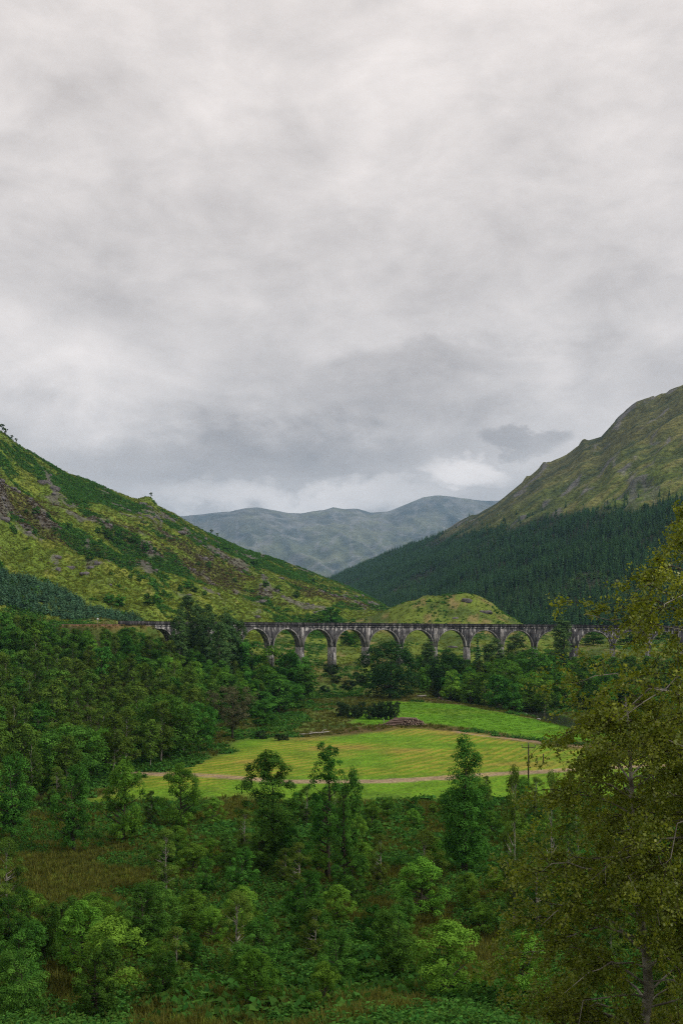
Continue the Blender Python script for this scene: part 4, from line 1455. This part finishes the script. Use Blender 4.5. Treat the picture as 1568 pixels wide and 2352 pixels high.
def build_wood():
    rg = np.random.default_rng(801)
    lim_x = [-200, 0, 60, 120, 150, 200, 300, 330, 395, 450, 560, 600, 660, 710, 745]
    lim_y = [1395, 1398, 1408, 1430, 1438, 1439, 1440, 1456, 1458, 1455, 1478, 1486, 1500, 1515, 1560]
    pts = []
    for _ in range(26000):
        y = rg.uniform(160, 412); x = rg.uniform(-0.415, 0.02) * y
        if x > wood_edge(np.array(y)) - 2.5:
            continue
        dr = np.sqrt(((RAIL[:, :2] - (x, y)) ** 2).sum(1)).min()
        ax = np.hypot(x - CX, y - CY)
        if dr < 6.0 or (ax > R_AX - 6 and x > -90):
            continue
        # behind the railway line only low scrub
        d = 5.6 + 1.6 * rg.random() + 1.5 * float(vnoise(x / 30, y / 30, 811))
        if any((x - p[0]) ** 2 + (y - p[1]) ** 2 < d * d for p in pts):
            continue
        if any((x - f[0]) ** 2 + (y - f[1]) ** 2 < (f[2] * 0.72) ** 2 for f in fixed):
            continue
        pts.append((x, y))
    rows = [(0, 205, 'in the lowest wood row'), (205, 250, 'in the lower wood'), (250, 300, 'in the middle wood'),
            (300, 350, 'in the upper wood'), (350, 999, 'in the top wood row')]
    made = []
    for x, y in pts:
        zb = Hs(x, y)
        x15 = 784 + 2221 * x / y
        lim = ZC + (HV * 2.2991 - np.interp(x15, lim_x, lim_y)) / 2221.0 * y
        k = float(vnoise(x / 26, y / 26, 821)) + rg.uniform(-0.22, 0.22)
        kind = 'birch' if k > 0.55 else ('oak' if k > 0.33 else 'ash')
        h = rg.uniform(8.5, 13.5) * (1.12 if kind == 'birch' else 1.0)
        h = min(h, lim - zb - rg.uniform(0, 1.5))
        if h < 3.2:
            continue
        made.append((x, y, zb, kind, h))
    for lo, hi, phrase in rows:
        for kind in ('oak', 'ash', 'birch'):
            sel = sorted([m for m in made if m[3] == kind and lo <= m[1] < hi], key=lambda m: m[0] / m[1])
            for i, (x, y, zb, kd, h) in enumerate(sel):
                nv = {'oak': 4, 'ash': 3, 'birch': 4}[kd]
                meshes, mh, mr = T['%s%d' % (kd, rg.integers(0, nv))]
                w = h / mh * rg.uniform(0.85, 1.15)
                if h < 7:
                    w *= 1.25
                place_tree(LOOK[kd][0], meshes, (x, y, zb - 0.15), w, h / mh, rg.uniform(0, 6.28),
                           '%s %s, %s %s from the left' % (LOOK[kd][1], phrase, ordinal(i + 1), kd), 'tree', 'trees of the wood at the left')


build_wood()


def build_right_bank():
    """trees filling the river bank below the arches on the right"""
    rg = np.random.default_rng(851)
    pts = []
    for _ in range(6000):
        y = rg.uniform(345, 448); x = rg.uniform(0.085, 0.42) * y
        yfar = np.interp(x, FAR_EDGE[:, 0], FAR_EDGE[:, 1])
        if y < yfar + 26 or (x > 74 and y < 352):
            continue
        if np.hypot(x - CX, y - CY) > R_AX - 7:
            continue
        if any((x - p[0]) ** 2 + (y - p[1]) ** 2 < 60 for p in pts):
            continue
        if any((x - f[0]) ** 2 + (y - f[1]) ** 2 < (f[2] * 0.8) ** 2 for f in fixed):
            continue
        pts.append((x, y))
    pts.sort(key=lambda p: p[0] / p[1])
    cnt = {}
    for x, y in pts:
        kd = ('oak', 'ash', 'birch', 'oak')[rg.integers(0, 4)]
        x15 = 784 + 2221 * x / y
        lim = ZC + (HV * 2.2991 - np.interp(x15, [960, 1050, 1090, 1130, 1200, 1260, 1330, 1568], [1500, 1510, 1520, 1505, 1500, 1505, 1510, 1505])) / 2221.0 * y
        zb = Hs(x, y)
        h = min(rg.uniform(8, 15), lim - zb)
        if h < 4:
            continue
        nv = {'oak': 4, 'ash': 3, 'birch': 4}[kd]
        meshes, mh, mr = T['%s%d' % (kd, rg.integers(0, nv))]
        cnt[kd] = cnt.get(kd, 0) + 1
        place_tree(LOOK[kd][0], meshes, (x, y, zb - 0.15), h / mh * rg.uniform(0.95, 1.25), h / mh, rg.uniform(0, 6.28),
                   '%s on the river bank below arches, %s %s from left' % (LOOK[kd][1], ordinal(cnt[kd]), kd), 'tree', 'trees on the river bank')


build_right_bank()

# young pines on the foot of the left hill: one mass
def build_pines():
    rg = np.random.default_rng(871)
    pr = [bushlet(884 + i, 280, 2.5, 3.4, 0.8, M['pine']) for i in range(4)] + [conifer(880, 5.5, 2.0, 11, 9, 'pine', 0.05, 0.1)[1]]
    poly = np.array([P15(*p) for p in [(-300, 1290), (0, 1308), (70, 1318), (130, 1345), (200, 1378), (260, 1398), (330, 1412)]])
    low = np.array([P15(*p) for p in [(-300, 1385), (0, 1375), (90, 1396), (150, 1410), (230, 1415), (330, 1422)]])
    n = 9000
    s = rg.uniform(-0.45, -0.205, n); t = rg.uniform(0, 0.5, n)
    x, y, z = hillL.at(s, t)
    el = (z + 3 - ZC) / y
    k = (el < np.interp(s, poly[:, 0], poly[:, 1]) + 0.004 * fbm(x / 20, y / 20, 2, 3)) & (el > np.interp(s, low[:, 0], low[:, 1]))
    x, y, z = x[k], y[k], z[k]
    cell = set(); ok = np.zeros(len(x), bool)
    for i in range(len(x)):
        key = (int(x[i] // 3.0), int(y[i] // 3.0))
        if key not in cell:
            cell.add(key); ok[i] = True
    x, y, z = x[ok], y[ok], z[ok]
    scatter('young_pine_plantation', np.stack([x, y, z - 0.2], 1), rg.uniform(0.6, 1.25, len(x)), rg.uniform(0, 6.28, len(x)), pr,
            'blue green young pines massed at the foot of the left hill')


build_pines()


def build_hill_trees():
    rg = np.random.default_rng(901)
    g = 'bushes scattered over the left hillside'
    sh = [crown_tree(910 + i, 5.0, 0.4, 2.3, 'round', 26, 0.8, 900, 0.55, 'oak') for i in range(3)]
    sky_ = crown_tree(920, 6.0, 2.0, 2.0, 'umbrella', 18, 0.7, 650, 0.5, 'alder', gaps=0.3)
    # lone trees on the skyline
    for i, (x15, hh, lab) in enumerate([(4, 8.5, 'wind bent tree highest on the left skyline'), (13, 7.0, 'small tree second highest on the left skyline'),
                                        (27, 5.0, 'stunted tree third down the left skyline'), (37, 5.0, 'stunted tree fourth down the left skyline'),
                                        (346, 5.6, 'lone tree on the rocky knob of the left skyline'),
                                        (486, 6.0, 'small tree of the pair on the lower left skyline'), (499, 5.0, 'lower tree of the pair on the lower left skyline')]):
        s0 = (x15 - 784) / 2221.0
        x, y, z = hillL.at(np.array([s0]), np.array([0.992]))
        place_tree('hawthorn_tree', sky_, (float(x[0]), float(y[0]), float(z[0]) - 0.3), hh / 6.0, hh / 6.0, rg.uniform(0, 6), lab, 'tree', 'stunted trees on the skyline')
    out = []
    spots = [(250, 1240), (265, 1250), (280, 1255), (300, 1250), (318, 1248), (270, 1235), (335, 1262), (240, 1228), (355, 1268), (225, 1228), (430, 1355), (445, 1362), (470, 1370), (415, 1362),
             (340, 1392), (360, 1388), (230, 1250), (375, 1372), (720, 1340), (740, 1338), (500, 1260), (520, 1268), (60, 1180), (85, 1185), (110, 1190), (610, 1350), (640, 1362), (585, 1300), (680, 1375), (160, 1215),
             (455, 1300), (480, 1308), (300, 1330), (320, 1338), (540, 1340), (250, 1388), (275, 1396), (205, 1290)]
    tt = np.linspace(0.01, 1, 400)
    for x15, y15 in spots:
        s0 = (x15 - 784) / 2221.0
        x, y, z = hillL.at(np.full(400, s0), tt)
        v = HV * 2.2991 - (z - ZC) / y * 2221.0
        # first visible crossing from the camera
        hit = np.where(v <= y15)[0]
        if len(hit):
            i = hit[0]
            out.append((s0, float(x[i]), float(y[i]), float(z[i])))
    out.sort()
    for i, (s0, x, y, z) in enumerate(out):
        h = rg.uniform(3.0, 6.5)
        place_tree('hazel_bush', sh[i % 3], (x, y, z - 0.25), h / 5.0 * rg.uniform(0.9, 1.4), h / 5.0, rg.uniform(0, 6), 'dark rounded bush on the left hillside, %s from the left' % ordinal(i + 1), 'bush', g)


build_hill_trees()


def build_rocks():
    rg = np.random.default_rng(931)
    tt = np.linspace(0.01, 1.0, 600)

    def on_hill(x15, y15):
        s0 = (x15 - 784) / 2221.0
        x, y, z = hillL.at(np.full(600, s0), tt)
        v = HV * 2.2991 - (z - ZC) / y * 2221.0
        h = np.where(v <= y15)[0]
        i = h[0] if len(h) else 595
        return float(x[i]), float(y[i]), float(z[i])
    jobs = [(328, 1161, 7, 4, 4.5, 'dark crag face under the lone skyline tree'), (342, 1167, 6, 4, 3.6, 'lower block of the crag under the lone skyline tree'),
            (100, 1112, 10, 6, 4.5, 'dark heathery crag high on the left hillside'), (125, 1125, 9, 5, 4.0, 'crag just below the high heathery crag'),
            (10, 1195, 6, 4, 3.5, 'pale grey crag at the left edge of the hillside'), (470, 1240, 5, 3, 3.2, 'white streaked rock face on the hill spur'),
            (160, 1307, 6, 4, 2.6, 'grey rock slab low on the left hillside'), (415, 1225, 7, 4, 3.0, 'broken rock band right of the hillside bushes'),
            (560, 1268, 6, 3, 1.8, 'flat pale rock on the falling skyline of the spur'), (645, 1330, 5, 3, 2.2, 'reddish rock above the viaduct at the spur'),
            (195, 1320, 5, 3, 2.0, 'small grey rock right of the low slab')]
    for x15, y15, a, b, c, lab in jobs:
        x, y, z = on_hill(x15, y15)
        o = obj('rock_outcrop', rock_mesh(int(x15), a * 0.55, b * 0.6, c * 0.6, nu=18, nv=12), None, (x, y, z - c * 0.12))
        tag(o, lab, 'rock', 'rock outcrops')
    # outcrops on the knoll and under the arches
    for X, Y, a, b, c, lab in [(82, 632, 7, 4, 2.6, 'grey crag on top of the green knoll'), (92, 622, 9, 4, 2.4, 'long grey ledge below the knoll top'), (72, 610, 5, 3, 1.8, 'grey ledge on the left face of the knoll'),
                               (70, 585, 7, 3, 1.8, 'pinkish rock slab at the knoll foot above the parapet'), (94, 588, 5, 3, 1.6, 'second pale slab at the knoll foot above the parapet'),
                               (62, 545, 6, 3, 1.2, 'upper pink rock slab seen through the middle arch'), (66, 528, 6, 3, 1.2, 'lower pink rock slab seen through the middle arch')]:
        o = obj('rock_outcrop', rock_mesh(int(X * 3 + Y), a * 0.55, b * 0.6, c * 0.6, nu=18, nv=12), None, (X, Y, Hs(X, Y)))
        tag(o, lab, 'rock', 'rock outcrops')
    # river and its stones
    ys = np.linspace(232, 455, 40)
    rx = 66 + 0.28 * (340 - ys) + 4 * np.sin(ys / 17.0)
    V = []
    for y, x in zip(ys, rx):
        V += [(x - 6, y, -1.15 + 7.5 * float(ss(385, 482, y))), (x + 6, y, -1.15 + 7.5 * float(ss(385, 482, y)))]
    q = [(2 * i, 2 * i + 1, 2 * i + 3, 2 * i + 2) for i in range(39)]
    structure(obj('river', mesh_np('river', np.array(V), np.array(q), M['water'])))
    st = [rock_mesh(960 + i, 1.3, 0.9, 0.6, 'stone') for i in range(3)]
    sp = []
    for i in range(18):
        y = rg.uniform(318, 352); x = 66 + 0.28 * (340 - y) + 4 * math.sin(y / 17.0) + rg.uniform(-6.5, 1)
        sp.append((x, y))
    sp.sort()
    for i, (x, y) in enumerate(sp):
        s_ = rg.uniform(0.4, 1.0)
        o = obj('boulder', st[i % 3], None, (x, y, Hs(x, y) + 0.25))
        o.scale = (s_, s_, s_); o.rotation_euler = (0, 0, rg.uniform(0, 6))
        tag(o, 'pale boulder on the river bed by the meadow, %s from the left' % ordinal(i + 1), 'boulder', 'pale boulders in the river bed')


build_rocks()

# ------------------------------------------------------------------ things on the fields
def build_field_things():
    rg = np.random.default_rng(1001)
    # juniper thicket
    jn = [crown_tree(1010 + i, 3.6, 0.15, 2.2, 'round', 34, 0.62, 1800, 0.30, 'gorse') for i in range(3)]
    js = []
    for i in range(12):
        f = i / 11.0
        x15 = 780 + 122 * f + rg.uniform(-5, 5)
        Y = lerp(318, 304, f) + rg.uniform(-3, 3) + (6 if i % 2 else 0)
        js.append((at15(x15, Y), Y))
    js.sort(key=lambda p: p[0] / p[1])
    for i, (x, y) in enumerate(js):
        h = 4.6 + 1.6 * (i > 8) + rg.uniform(-0.7, 0.7)
        place_tree('juniper_bush', jn[i % 3], (x, y, Hs(x, y) - 0.1), rg.uniform(0.8, 1.15), h / 3.6, rg.uniform(0, 6),
                   'dark juniper bush in the thicket left of the log pile, %s from the left' % ordinal(i + 1), 'bush', 'junipers of the thicket')
    # small saplings scattered on the rough ground
    for i, (x15, Y, h) in enumerate([(600, 262, 2.2), (640, 258, 1.8), (655, 259, 1.6), (700, 400, 3.5), (745, 415, 3.0), (770, 430, 3.5), (800, 425, 4.2), (830, 432, 4.0), (760, 448, 5.0), (1000, 402, 2.4), (1045, 398, 2.4)]):
        x = at15(x15, Y)
        place_tree('hazel_bush', jn[i % 3], (x, Y, Hs(x, Y) - 0.1), h / 2.6, h / 3.6, rg.uniform(0, 6), 'low bush on the rough grass of the glen, %s from the left' % ordinal(i + 1), 'bush', 'low bushes on the rough grass')
    # log pile
    lg = []
    for i in range(3):
        g = Geo(); r = 0.24 + 0.03 * i
        xs = np.linspace(-2.4, 2.4, 5)
        pts = np.stack([xs, 0.04 * np.sin(xs * 1.7 + i), 0.03 * np.cos(xs * 2 + i)], 1)
        g.tube(pts, r * (1 - 0.03 * (xs + 2.4)), 10, cap=False)
        bark = g.mesh('bark_tube', M['log'], True)
        ge = []
        for e in (0, -1):
            gg = Geo(); c = pts[e]; sgn = -1 if e == 0 else 1
            rr = r * (1 - 0.03 * (xs[e] + 2.4)) * 0.985
            an = np.linspace(0, 2 * np.pi, 10, endpoint=False)
            V = [c + np.array([sgn * 0.012, 0, 0])] + [c + np.array([sgn * 0.004, rr * math.cos(t), rr * math.sin(t)]) for t in an]
            gg.add(V, None, [(0, 1 + j, 1 + (j + 1) % 10) if sgn > 0 else (0, 1 + (j + 1) % 10, 1 + j) for j in range(10)])
            ge.append(gg.mesh('cut_end', M['logend']))
        lg.append((bark, ge))
    bx, by = at15(930, 291), 291.0
    z0 = Hs(bx, by)
    k = 0
    for row in range(5):
        for i in range(13 - 2 * row):
            off = (i - (13 - 2 * row - 1) / 2.0) * 0.62
            o = bpy.data.objects.new('log', None); COL.objects.link(o)
            ang = math.radians(-24 + rg.uniform(-7, 7))
            o.location = (bx + off * 1.15 + rg.uniform(-0.5, 0.5) + 0.0, by + off * 0.35 + rg.uniform(-0.2, 0.2), z0 + 0.26 + row * 0.46)
            o.rotation_euler = (rg.uniform(0, 6), rg.uniform(-0.06, 0.06), ang)
            tag(o, 'felled log in the pile, %s from left in %s' % (ordinal(i + 1), ('its bottom row', 'its second row', 'its third row', 'its fourth row', 'its top row')[row]), 'log', 'felled logs in the pile between the fields')
            b, ge = lg[k % 3]
            obj('bark', b, o); obj('cut_end', ge[0], o); obj('cut_end', ge[1], o)
            k += 1
    # loose log sliding off the left end of the pile
    o = bpy.data.objects.new('log', None); COL.objects.link(o)
    o.location = (bx - 5.6, by + 0.5, z0 + 0.55); o.rotation_euler = (0, math.radians(-14), 0.1)
    tag(o, 'loose log slanting down at the left end of the log pile', 'log', 'felled logs in the pile between the fields')
    obj('bark', lg[0][0], o); obj('cut_end', lg[0][1][0], o); obj('cut_end', lg[0][1][1], o)
    # bleached fallen trunk
    g = Geo()
    X0, Y0 = at15(688, 270), 270.0
    g.tube([(0, 0, 0.2), (2.0, 0.4, 0.15), (4.2, 0.2, 0.55), (6.2, 0.5, 0.6), (8.2, 0.3, 0.9)], [0.16, 0.24, 0.24, 0.18, 0.1], 7)
    fl = bpy.data.objects.new('fallen_tree', None); COL.objects.link(fl); fl.location = (X0, Y0, Hs(X0 + 4, Y0))
    tag(fl, 'bleached fallen tree trunk lying on the rough grass left of the log pile', 'fallen trunk')
    obj('trunk', g.mesh('trunk', M['deadwood'], True), fl)
    for pts, r in (([(4.2, 0.2, 0.5), (3.4, -0.6, 0.9), (2.6, -1.2, 1.0)], [0.1, 0.07, 0.03]), ([(6.0, 0.5, 0.6), (6.6, 1.2, 1.2), (7.6, 1.6, 1.5)], [0.1, 0.07, 0.03])):
        g = Geo(); g.tube(pts, r, 5); obj('branch', g.mesh('branch', M['deadwood'], True), fl)
    # heaps of cut branches near the big sycamore
    for x15, Y, n, sc, lab in ((1012, 392, 16, 1.6, 'heap of cut branches right of the huge sycamore'), (1024, 388, 5, 2.2, 'pale sawn slabs lying before the branch heap')):
        x = at15(x15, Y)
        e = bpy.data.objects.new('branch_heap', None); COL.objects.link(e); e.location = (x, Y, Hs(x, Y) + 0.1)
        tag(e, lab, 'branch heap')
        for i in range(n):
            a = rg.uniform(0, 6.28); t = rg.uniform(0.1, 0.9) if n > 8 else rg.uniform(0.0, 0.12)
            d = np.array([math.cos(a), math.sin(a) * 0.5, t]) * sc
            c = np.array([rg.uniform(-1, 1), rg.uniform(-0.5, 0.5), 0.0]) * sc * 0.5
            g = Geo(); g.tube([c - d * np.array([1, 1, 0]) * 0.9, c + d * np.array([0.1, 0.1, 1]) * 0.8, c + d * np.array([1, 1, 0.2])], [0.12, 0.16, 0.07], 5)
            obj('branch', g.mesh('branch', M['deadwood'] if i % 2 else M['log'], True), e)
    x, Y = at15(968, 394), 394.0
    g = Geo(); g.tube([(-1.9, 0, 0.3), (0, 0.1, 0.36), (1.9, 0.3, 0.5)], [0.3, 0.34, 0.3], 9)
    tag(obj('log', g.mesh('log', M['deadwood'], True), None, (x, Y, Hs(x, Y))), 'single pale grey log lying just right of the huge sycamore', 'log')
    # fence post beside the thicket
    g = Geo(); g.tube([(0, 0, -0.3), (0, 0, 1.3), (0.04, 0, 1.75)], [0.1, 0.09, 0.08], 7)
    x, Y = at15(881, 292), 292.0
    tag(obj('fence_post', g.mesh('fence_post', M['deadwood'], True), None, (x, Y, Hs(x, Y))), 'grey wooden post between the thicket and the log pile', 'post')

    # electricity pole
    def pole(x15, Y, top15, arm, lab):
        x = at15(x15, Y); zb = Hs(x, Y)
        h = ZC + (HV * 2.2991 - top15) / 2221.0 * Y - zb
        e = bpy.data.objects.new('utility_pole', None); COL.objects.link(e); e.location = (x, Y, zb)
        tag(e, lab, 'utility pole')
        g = Geo(); g.tube([(0, 0, -0.5), (0, 0, h * 0.5), (0.03, 0, h)], [0.17, 0.145, 0.115], 10)
        obj('pole', g.mesh('pole', M['creosote'], True), e)
        if arm:
            g = Geo(); g.box(-1.35, 1.35, -0.19, -0.10, h - 0.55, h - 0.38)
            ar = obj('crossarm', g.mesh('crossarm', M['creosote']), e)
            for sx in (-1.25, 0.0, 1.25):
                g = Geo(); z = h - 0.376 if sx else h + 0.003
                yv = -0.145 if sx else 0.0
                g.tube([(sx, yv, z), (sx, yv, z + 0.12), (sx, yv, z + 0.16), (sx, yv, z + 0.28), (sx, yv, z + 0.32), (sx, yv, z + 0.42)], [0.035, 0.035, 0.10, 0.085, 0.12, 0.05], 8)
                obj('insulator', g.mesh('insulator', M['porcelain'], True), ar)
            for sx in (-1, 1):
                g = Geo(); g.tube([(sx * 0.06, -0.15, h - 1.2), (sx * 0.75, -0.15, h - 0.56)], [0.03, 0.03], 5)
                obj('brace', g.mesh('brace', M['steel']), ar)
        return (x, Y, zb + h)
    a = pole(1213, 184, 1712, True, 'dark wooden electricity pole with crossarm by the track')
    b = pole(1247, 215, 1733, False, 'thin plain pole right of the electricity pole with crossarm')
    # signs beside the railway
    for i, (idx, o, dz, lab) in enumerate([(6, 4.0, 0.0, 'small white sign on a post beside the railway near the abutment'), (24, 4.5, 1.2, 'pinkish white sign on a post where the railway enters the wood')]):
        p = RAIL[idx]; d = RAIL[idx + 1] - RAIL[idx]; d /= np.linalg.norm(d)
        x, y = p[0] - d[1] * -o, p[1] + d[0] * -o
        zb = Hs(x, y)
        e = bpy.data.objects.new('track_sign', None); COL.objects.link(e); e.location = (x, y, zb)
        tag(e, lab, 'sign')
        g = Geo(); g.tube([(0, 0, -0.4), (0, 0, 2.6)], [0.05, 0.05], 6); obj('post', g.mesh('post', M['steel']), e)
        g = Geo(); g.tube([(0, -0.06, 2.75), (0, -0.10, 2.75)], [0.42, 0.42], 14); obj('plate', g.mesh('plate', M['signwhite']), e)


build_field_things()

# ------------------------------------------------------------------ trees at the foot of the viewpoint slope
def build_near_trees():
    rg = np.random.default_rng(1101)
    T['n0'] = (crown_tree(1110, 16.0, 1.8, 3.9, 'round', 170, 0.85, 24000, 0.23, 'oak', gaps=0.22, fill=0.5), 16.0, 3.9)
    T['n1'] = (crown_tree(1111, 17.0, 1.6, 2.8, 'tall', 110, 0.66, 12000, 0.21, 'oak', gaps=0.36, fill=0.6), 17.0, 2.8)
    T['n2'] = (crown_tree(1119, 18.0, 1.5, 3.3, 'round', 200, 0.95, 26000, 0.22, 'oak', fill=0.4), 18.0, 3.3)
    T['n3'] = (crown_tree(1113, 8.0, 0.7, 3.2, 'round', 105, 0.68, 11000, 0.20, 'ash', fill=0.5, gaps=0.3), 8.0, 3.2)
    T['n4'] = (crown_tree(1114, 9.0, 0.7, 3.0, 'round', 105, 0.68, 11000, 0.20, 'oak', fill=0.5, gaps=0.3), 9.0, 3.0)
    T['n5'] = (crown_tree(1115, 10.0, 1.5, 2.2, 'tall', 80, 0.6, 9000, 0.17, 'birch', 'birchbark', fill=0.5, gaps=0.2), 10.0, 2.2)
    LOOK.update({'n': ('oak_tree', '')})
    g = 'trees at the foot of the viewpoint slope'
    for a in [('n0', 618, 122, 1722, 150, 'open dark crowned oak standing in front of the mown field'),
              ('n1', 752, 116, 1703, 100, 'gaunt sparse tree right of the open crowned oak'),
              ('n4', 790, 112, 1764, 92, 'low dense tree at the foot of the gaunt sparse tree'),
              ('n2', 1066, 118, 1688, 124, 'dense upright dark tree before the lower track'),
              ('n4', 170, 132, 1758, 110, 'dark tree lowest at the left below the broad oak'),
              ('n3', 285, 138, 1744, 112, 'leafy tree lowest in the wood right of the dark one'),
              ('n3', 415, 148, 1752, 100, 'rounded pale green tree alone at the field corner'),
              ('n4', 30, 140, 1735, 120, 'dark tree in the bottom left corner of the wood'),
              ('n5', 1180, 92, 1758, 60, 'thin twiggy birch sapling left of the electricity pole'),
              ('n5', 1268, 96, 1770, 60, 'thin birch sapling right of the electricity pole')]:
        fixed.append(put(*a, g))
    # scrub on the slope nearer than those
    pts = []
    for _ in range(5000):
        y = rg.uniform(62, 172); x = rg.uniform(-0.40, 0.42) * y
        if any((x - p[0]) ** 2 + (y - p[1]) ** 2 < (3.6 + 2.2 * rg.random()) ** 2 for p in pts):
            continue
        if vnoise(x / 14, y / 14, 1121) < 0.38 + 0.0012 * (y - 62):
            continue
        pts.append((x, y))
    pts.sort(key=lambda p: p[0] / p[1])
    cnt = {}
    for x, y in pts:
        v = ('n3', 'n4', 'n5', 'n4')[rg.integers(0, 4)]
        meshes, mh, mr = T[v]
        h = rg.uniform(3.0, 6.2) * (1.0 if v != 'n5' else 1.3) * (0.85 if y > 125 else 1.0)
        nm, lk = {'n3': ('ash_bush', 'bright green bush'), 'n4': ('oak_bush', 'dark green bush'), 'n5': ('birch_tree', 'young slender birch')}[v]
        cnt[v] = cnt.get(v, 0) + 1
        place_tree(nm, meshes, (x, y, Hs(x, y) - 0.2), h / mh * rg.uniform(0.9, 1.25), h / mh, rg.uniform(0, 6.28),
                   '%s on the near slope, %s of its kind from the left' % (lk, ordinal(cnt[v])), 'bush' if v != 'n5' else 'tree', 'scrub on the near slope')


build_near_trees()


def near_birch(seed, Ht, rcrown, base, nprim, leaf_n, lean=(0, 0), name='birch_tree', label='', loc=(0, 0, 0), lsize=0.075):
    rg = np.random.default_rng(seed)
    g = Geo(); g2 = Geo(); twigs = []
    nz = 14
    tz = np.linspace(0, 1, nz)
    wob = np.cumsum(rg.normal(size=(nz, 2)) * 0.09, axis=0); wob -= wob[0]
    tp = np.stack([wob[:, 0] + lean[0] * tz ** 1.4 * Ht, wob[:, 1] + lean[1] * tz ** 1.4 * Ht, tz * Ht * 0.97], 1)
    tp[0, 2] = -0.5
    g.tube(tp, 0.17 * (1 - tz * 0.93) + 0.006, 10)
    for i in range(nprim):
        f = base + (0.985 - base) * (i + rg.random()) / nprim
        p0 = np.array([np.interp(f, tz, tp[:, j]) for j in range(3)])
        az = i * 2.4 + rg.uniform(-0.5, 0.5)
        prof = math.sin(math.pi * min(max((f - base) / (1 - base) * 0.86 + 0.16, 0), 1)) ** 0.7
        L = rcrown * prof * rg.uniform(0.7, 1.15) + 0.3
        up = rg.uniform(0.25, 0.85)
        d = np.array([math.cos(az), math.sin(az), up])
        t = np.linspace(0, 1, 7)[:, None]
        pts = p0 + d * L * t + np.array([0, 0, -0.55 * L]) * t ** 2.2 + rg.normal(size=(7, 3)) * 0.05 * L * t
        r0 = 0.012 + 0.026 * L / rcrown * (1 - f * 0.5)
        g.tube(pts, lerp(r0, 0.006, t[:, 0]), 6, cap=False)
        ns = int(4 + 6 * L / rcrown)
        for j in range(ns):
            ff = rg.uniform(0.22, 1.0)
            q0 = np.array([np.interp(ff, t[:, 0], pts[:, c]) for c in range(3)])
            dd = d * np.array([1, 1, 0.4]) + rg.normal(size=3) * 0.65
            dd /= np.linalg.norm(dd)
            l2 = L * rg.uniform(0.22, 0.42) + 0.15
            tt = np.linspace(0, 1, 5)[:, None]
            qp = q0 + dd * l2 * tt + np.array([0, 0, -0.45 * l2]) * tt ** 2
            g2.tube(qp, lerp(0.009, 0.003, tt[:, 0]), 4, cap=False)
            for m in range(5):
                fm = rg.uniform(0.2, 1.0)
                w0 = np.array([np.interp(fm, tt[:, 0], qp[:, c]) for c in range(3)])
                d3 = dd * 0.6 + rg.normal(size=3) * 0.6 + np.array([0, 0, -0.35]); d3 /= np.linalg.norm(d3)
                l3 = rg.uniform(0.22, 0.55)
                g2.tube(np.stack([w0, w0 + d3 * l3 * 0.5, w0 + d3 * l3 + np.array([0, 0, -0.06])]), [0.0045, 0.003, 0.0018], 3, cap=False)
                twigs.append((w0, w0 + d3 * l3 + np.array([0, 0, -0.06])))
    tw = np.array(twigs)
    ti = rg.integers(0, len(tw), leaf_n)
    f = rg.random(leaf_n)[:, None]
    pos = tw[ti, 0] * (1 - f) + tw[ti, 1] * f + rg.normal(size=(leaf_n, 3)) * 0.055
    nr = rg.normal(size=(leaf_n, 3)) * 0.75 + np.array([0, 0, 0.55]); nr /= np.linalg.norm(nr, axis=1)[:, None]
    V, q = leaf_quads(pos, nr, lsize * rg.uniform(0.65, 1.3, leaf_n), rg, 0.75)
    tint = np.clip(0.16 + 0.5 * rg.random(len(tw))[ti] * rg.random(leaf_n) + 0.3 * (rg.random(leaf_n) < 0.06), 0, 1)
    e = bpy.data.objects.new(name, None); COL.objects.link(e); e.location = loc
    tag(e, label, 'tree')
    obj('trunk', g.mesh('trunk', M['birchbark'], True), e)
    obj('twigs', g2.mesh('twigs', M['twig'], True), e)
    obj('crown', mesh_np('crown', V, q, M['nearbirch'], {'tint': np.repeat(tint, 4)}), e)
    return e


X, Y = 8.8, 21.5
near_birch(1201, 16.6, 3.15, 0.28, 66, 72000, (-0.006, 0), 'birch_tree', 'tall near birch whose upper branches reach in from the right edge', (X, Y, Hs(X, Y) - 0.2))
X, Y = 6.95, 22.6
near_birch(1202, 11.7, 2.7, 0.12, 70, 96000, (0.0, 0), 'birch_tree', 'near bushy olive birch filling the lower right corner', (X, Y, Hs(X, Y) - 0.2))
